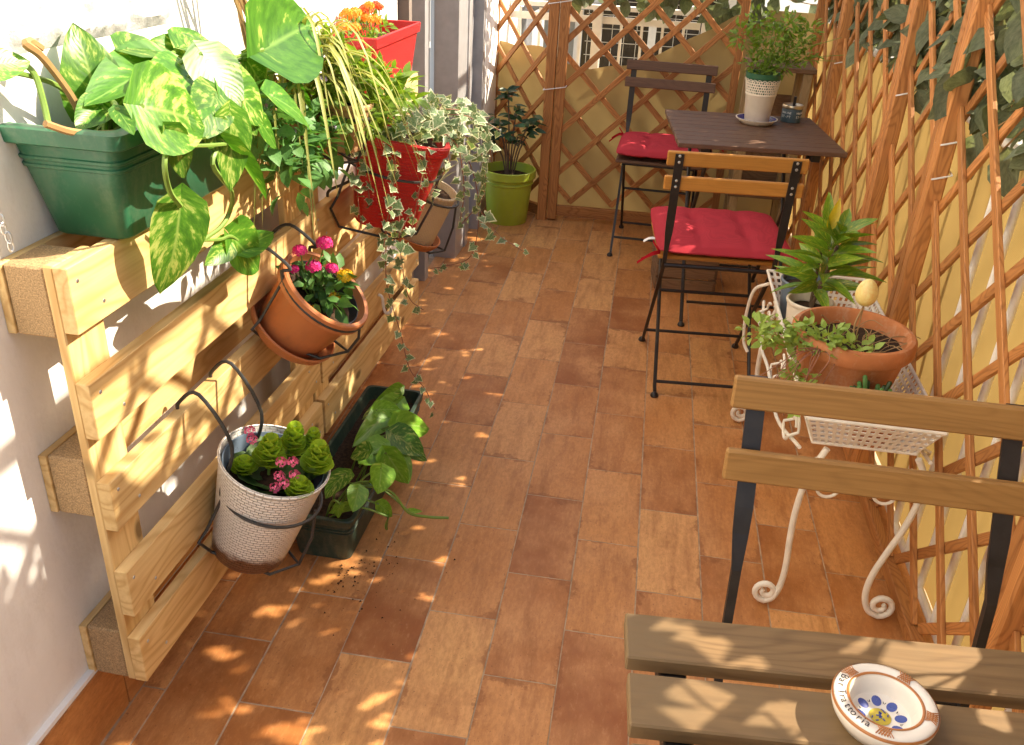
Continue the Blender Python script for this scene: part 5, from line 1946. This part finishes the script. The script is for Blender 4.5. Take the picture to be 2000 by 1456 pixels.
sp2 = empty('clay_pot', (.545, 1.716, BZ), 0, 'small terracotta pot with green succulent at the near end of the stand', 'pot')
MB().lathe(pot_profile(.056, .038, .085, .005, .020), 36).build('pot_body', MT['terra'], sp2, True)
soil(sp2, .046, .066)
sg = empty('finger_succulent', (.530, 1.712, .50), 0, 'green finger succulent in the small near terracotta pot', 'plant')
rn = random.Random(23)
for i in range(26):
    a = i * 2.4
    r1 = .006 + .030 * (i / 26) ** .5
    h = rn.uniform(.035, .065) * (1.1 - .5 * i / 26)
    p = Vector((r1 * math.cos(a), r1 * math.sin(a) * .7, 0))
    q = p + Vector((.018 * math.cos(a), .018 * math.sin(a), h))
    MB().tube([p, p.lerp(q, .5), q, q + Vector((0, 0, .003))], [.0035, .0042, .005, .003], 7).build('finger', MT['ficus'] if i % 3 == 0 else MT['soft'], sg, True)

# ------------------------------------------------------------------ ashtray on the near table
at_ = empty('ashtray', (.295, .676, .7005), R(0), 'round painted ceramic ashtray lettered Bar Trattoria on the near table', 'ashtray')
MB().lathe([(.001, 0), (.036, 0), (.040, .002), (.0475, .014), (.0500, .022), (.0500, .026), (.0475, .0295), (.0440, .0305), (.0345, .0285), (.0325, .026), (.0315, .018), (.028, .010), (.020, .0062), (.001, .0055)], 64).build('bowl', MT['glaze'], at_, True)
MB().lathe([(.0338, .0288), (.0345, .02925), (.0362, .0296), (.0366, .0294)], 64).build('painted_band', MT['ashbrown'], at_, True)
MB().lathe([(.0492, .0285), (.0499, .0275), (.0504, .0262), (.0502, .0252)], 64).build('painted_band', MT['ashbrown'], at_, True)
for k in range(4):
    a0 = R((133, 257, 340, 52)[k])
    m = MB()
    for i in range(-2, 3):
        aa = a0 + i * .055
        for sg_ in (-1, 1):
            p0 = Vector((.037 * math.cos(aa - sg_ * .06), .037 * math.sin(aa - sg_ * .06), .0300))
            p1 = Vector((.0475 * math.cos(aa + sg_ * .06), .0475 * math.sin(aa + sg_ * .06), .0303))
            m.tube([p0, p0.lerp(p1, .5) + Vector((0, 0, .0010)), p1], .0006, 4)
    m.build('painted_lattice', MT['ashbrown'], at_)
for k in range(8):
    a = k * math.pi / 4
    for (r_, sc_, mt, dz) in ((.0195, 1.0, 'ashink', .0), (.0195, .88, 'glaze', .0004), (.0195, .66, 'ashblue', .0008)):
        m = MB()
        m.lathe([(.0001, .0004), (.0078 * sc_, .0)], 14)
        Mx = Matrix.Translation((r_ * math.cos(a), r_ * math.sin(a), .0066 + dz)) @ Matrix.Rotation(a, 4, 'Z') @ Matrix.Rotation(R(-14), 4, 'Y') @ Matrix.Diagonal((1.15, .95, 1, 1))
        m.build('painted_petal', MT[mt], at_, False, M=Mx)
MB().lathe([(.0001, .0070), (.0105, .0066)], 24).build('painted_centre', MT['ashyellow'], at_)
m = MB()
rn = random.Random(1)
for i in range(14):
    a, r_ = rn.uniform(0, 6.28), rn.uniform(0, .009)
    m.box((r_ * math.cos(a), r_ * math.sin(a), .0074), (.003, .0012, .0003), Matrix.Rotation(rn.uniform(0, 3), 3, 'Z'))
m.build('painted_speck', MT['ashblue'], at_)


def ring_text(parent, txt, r, z, size, a0, mat, step=.66):
    """letters round the flat rim, read from outside (tops towards the centre)"""
    a = a0
    for chx in txt:
        if chx != ' ':
            cu = bpy.data.curves.new('lettering', 'FONT')
            cu.body = chx
            cu.size = size
            cu.align_x = 'CENTER'
            cu.align_y = 'CENTER'
            cu.extrude = .0001
            o = bpy.data.objects.new('lettering', cu)
            o = font_mesh(o, mat, parent)
            n = Vector((math.cos(a), math.sin(a), 0))
            up = (-n + Vector((0, 0, .12))).normalized()
            xx = Vector((-math.sin(a), math.cos(a), 0))
            zz = xx.cross(up)
            o.matrix_local = Matrix.Translation(n * r + Vector((0, 0, z))) @ Matrix((xx, up, zz)).transposed().to_4x4()
        a += size * step / r * (.7 if chx in 'rti ' else 1.0)


ring_text(at_, 'Bar Trattoria', .0420, .0309, .0108, R(148), MT['ashink'], .60)
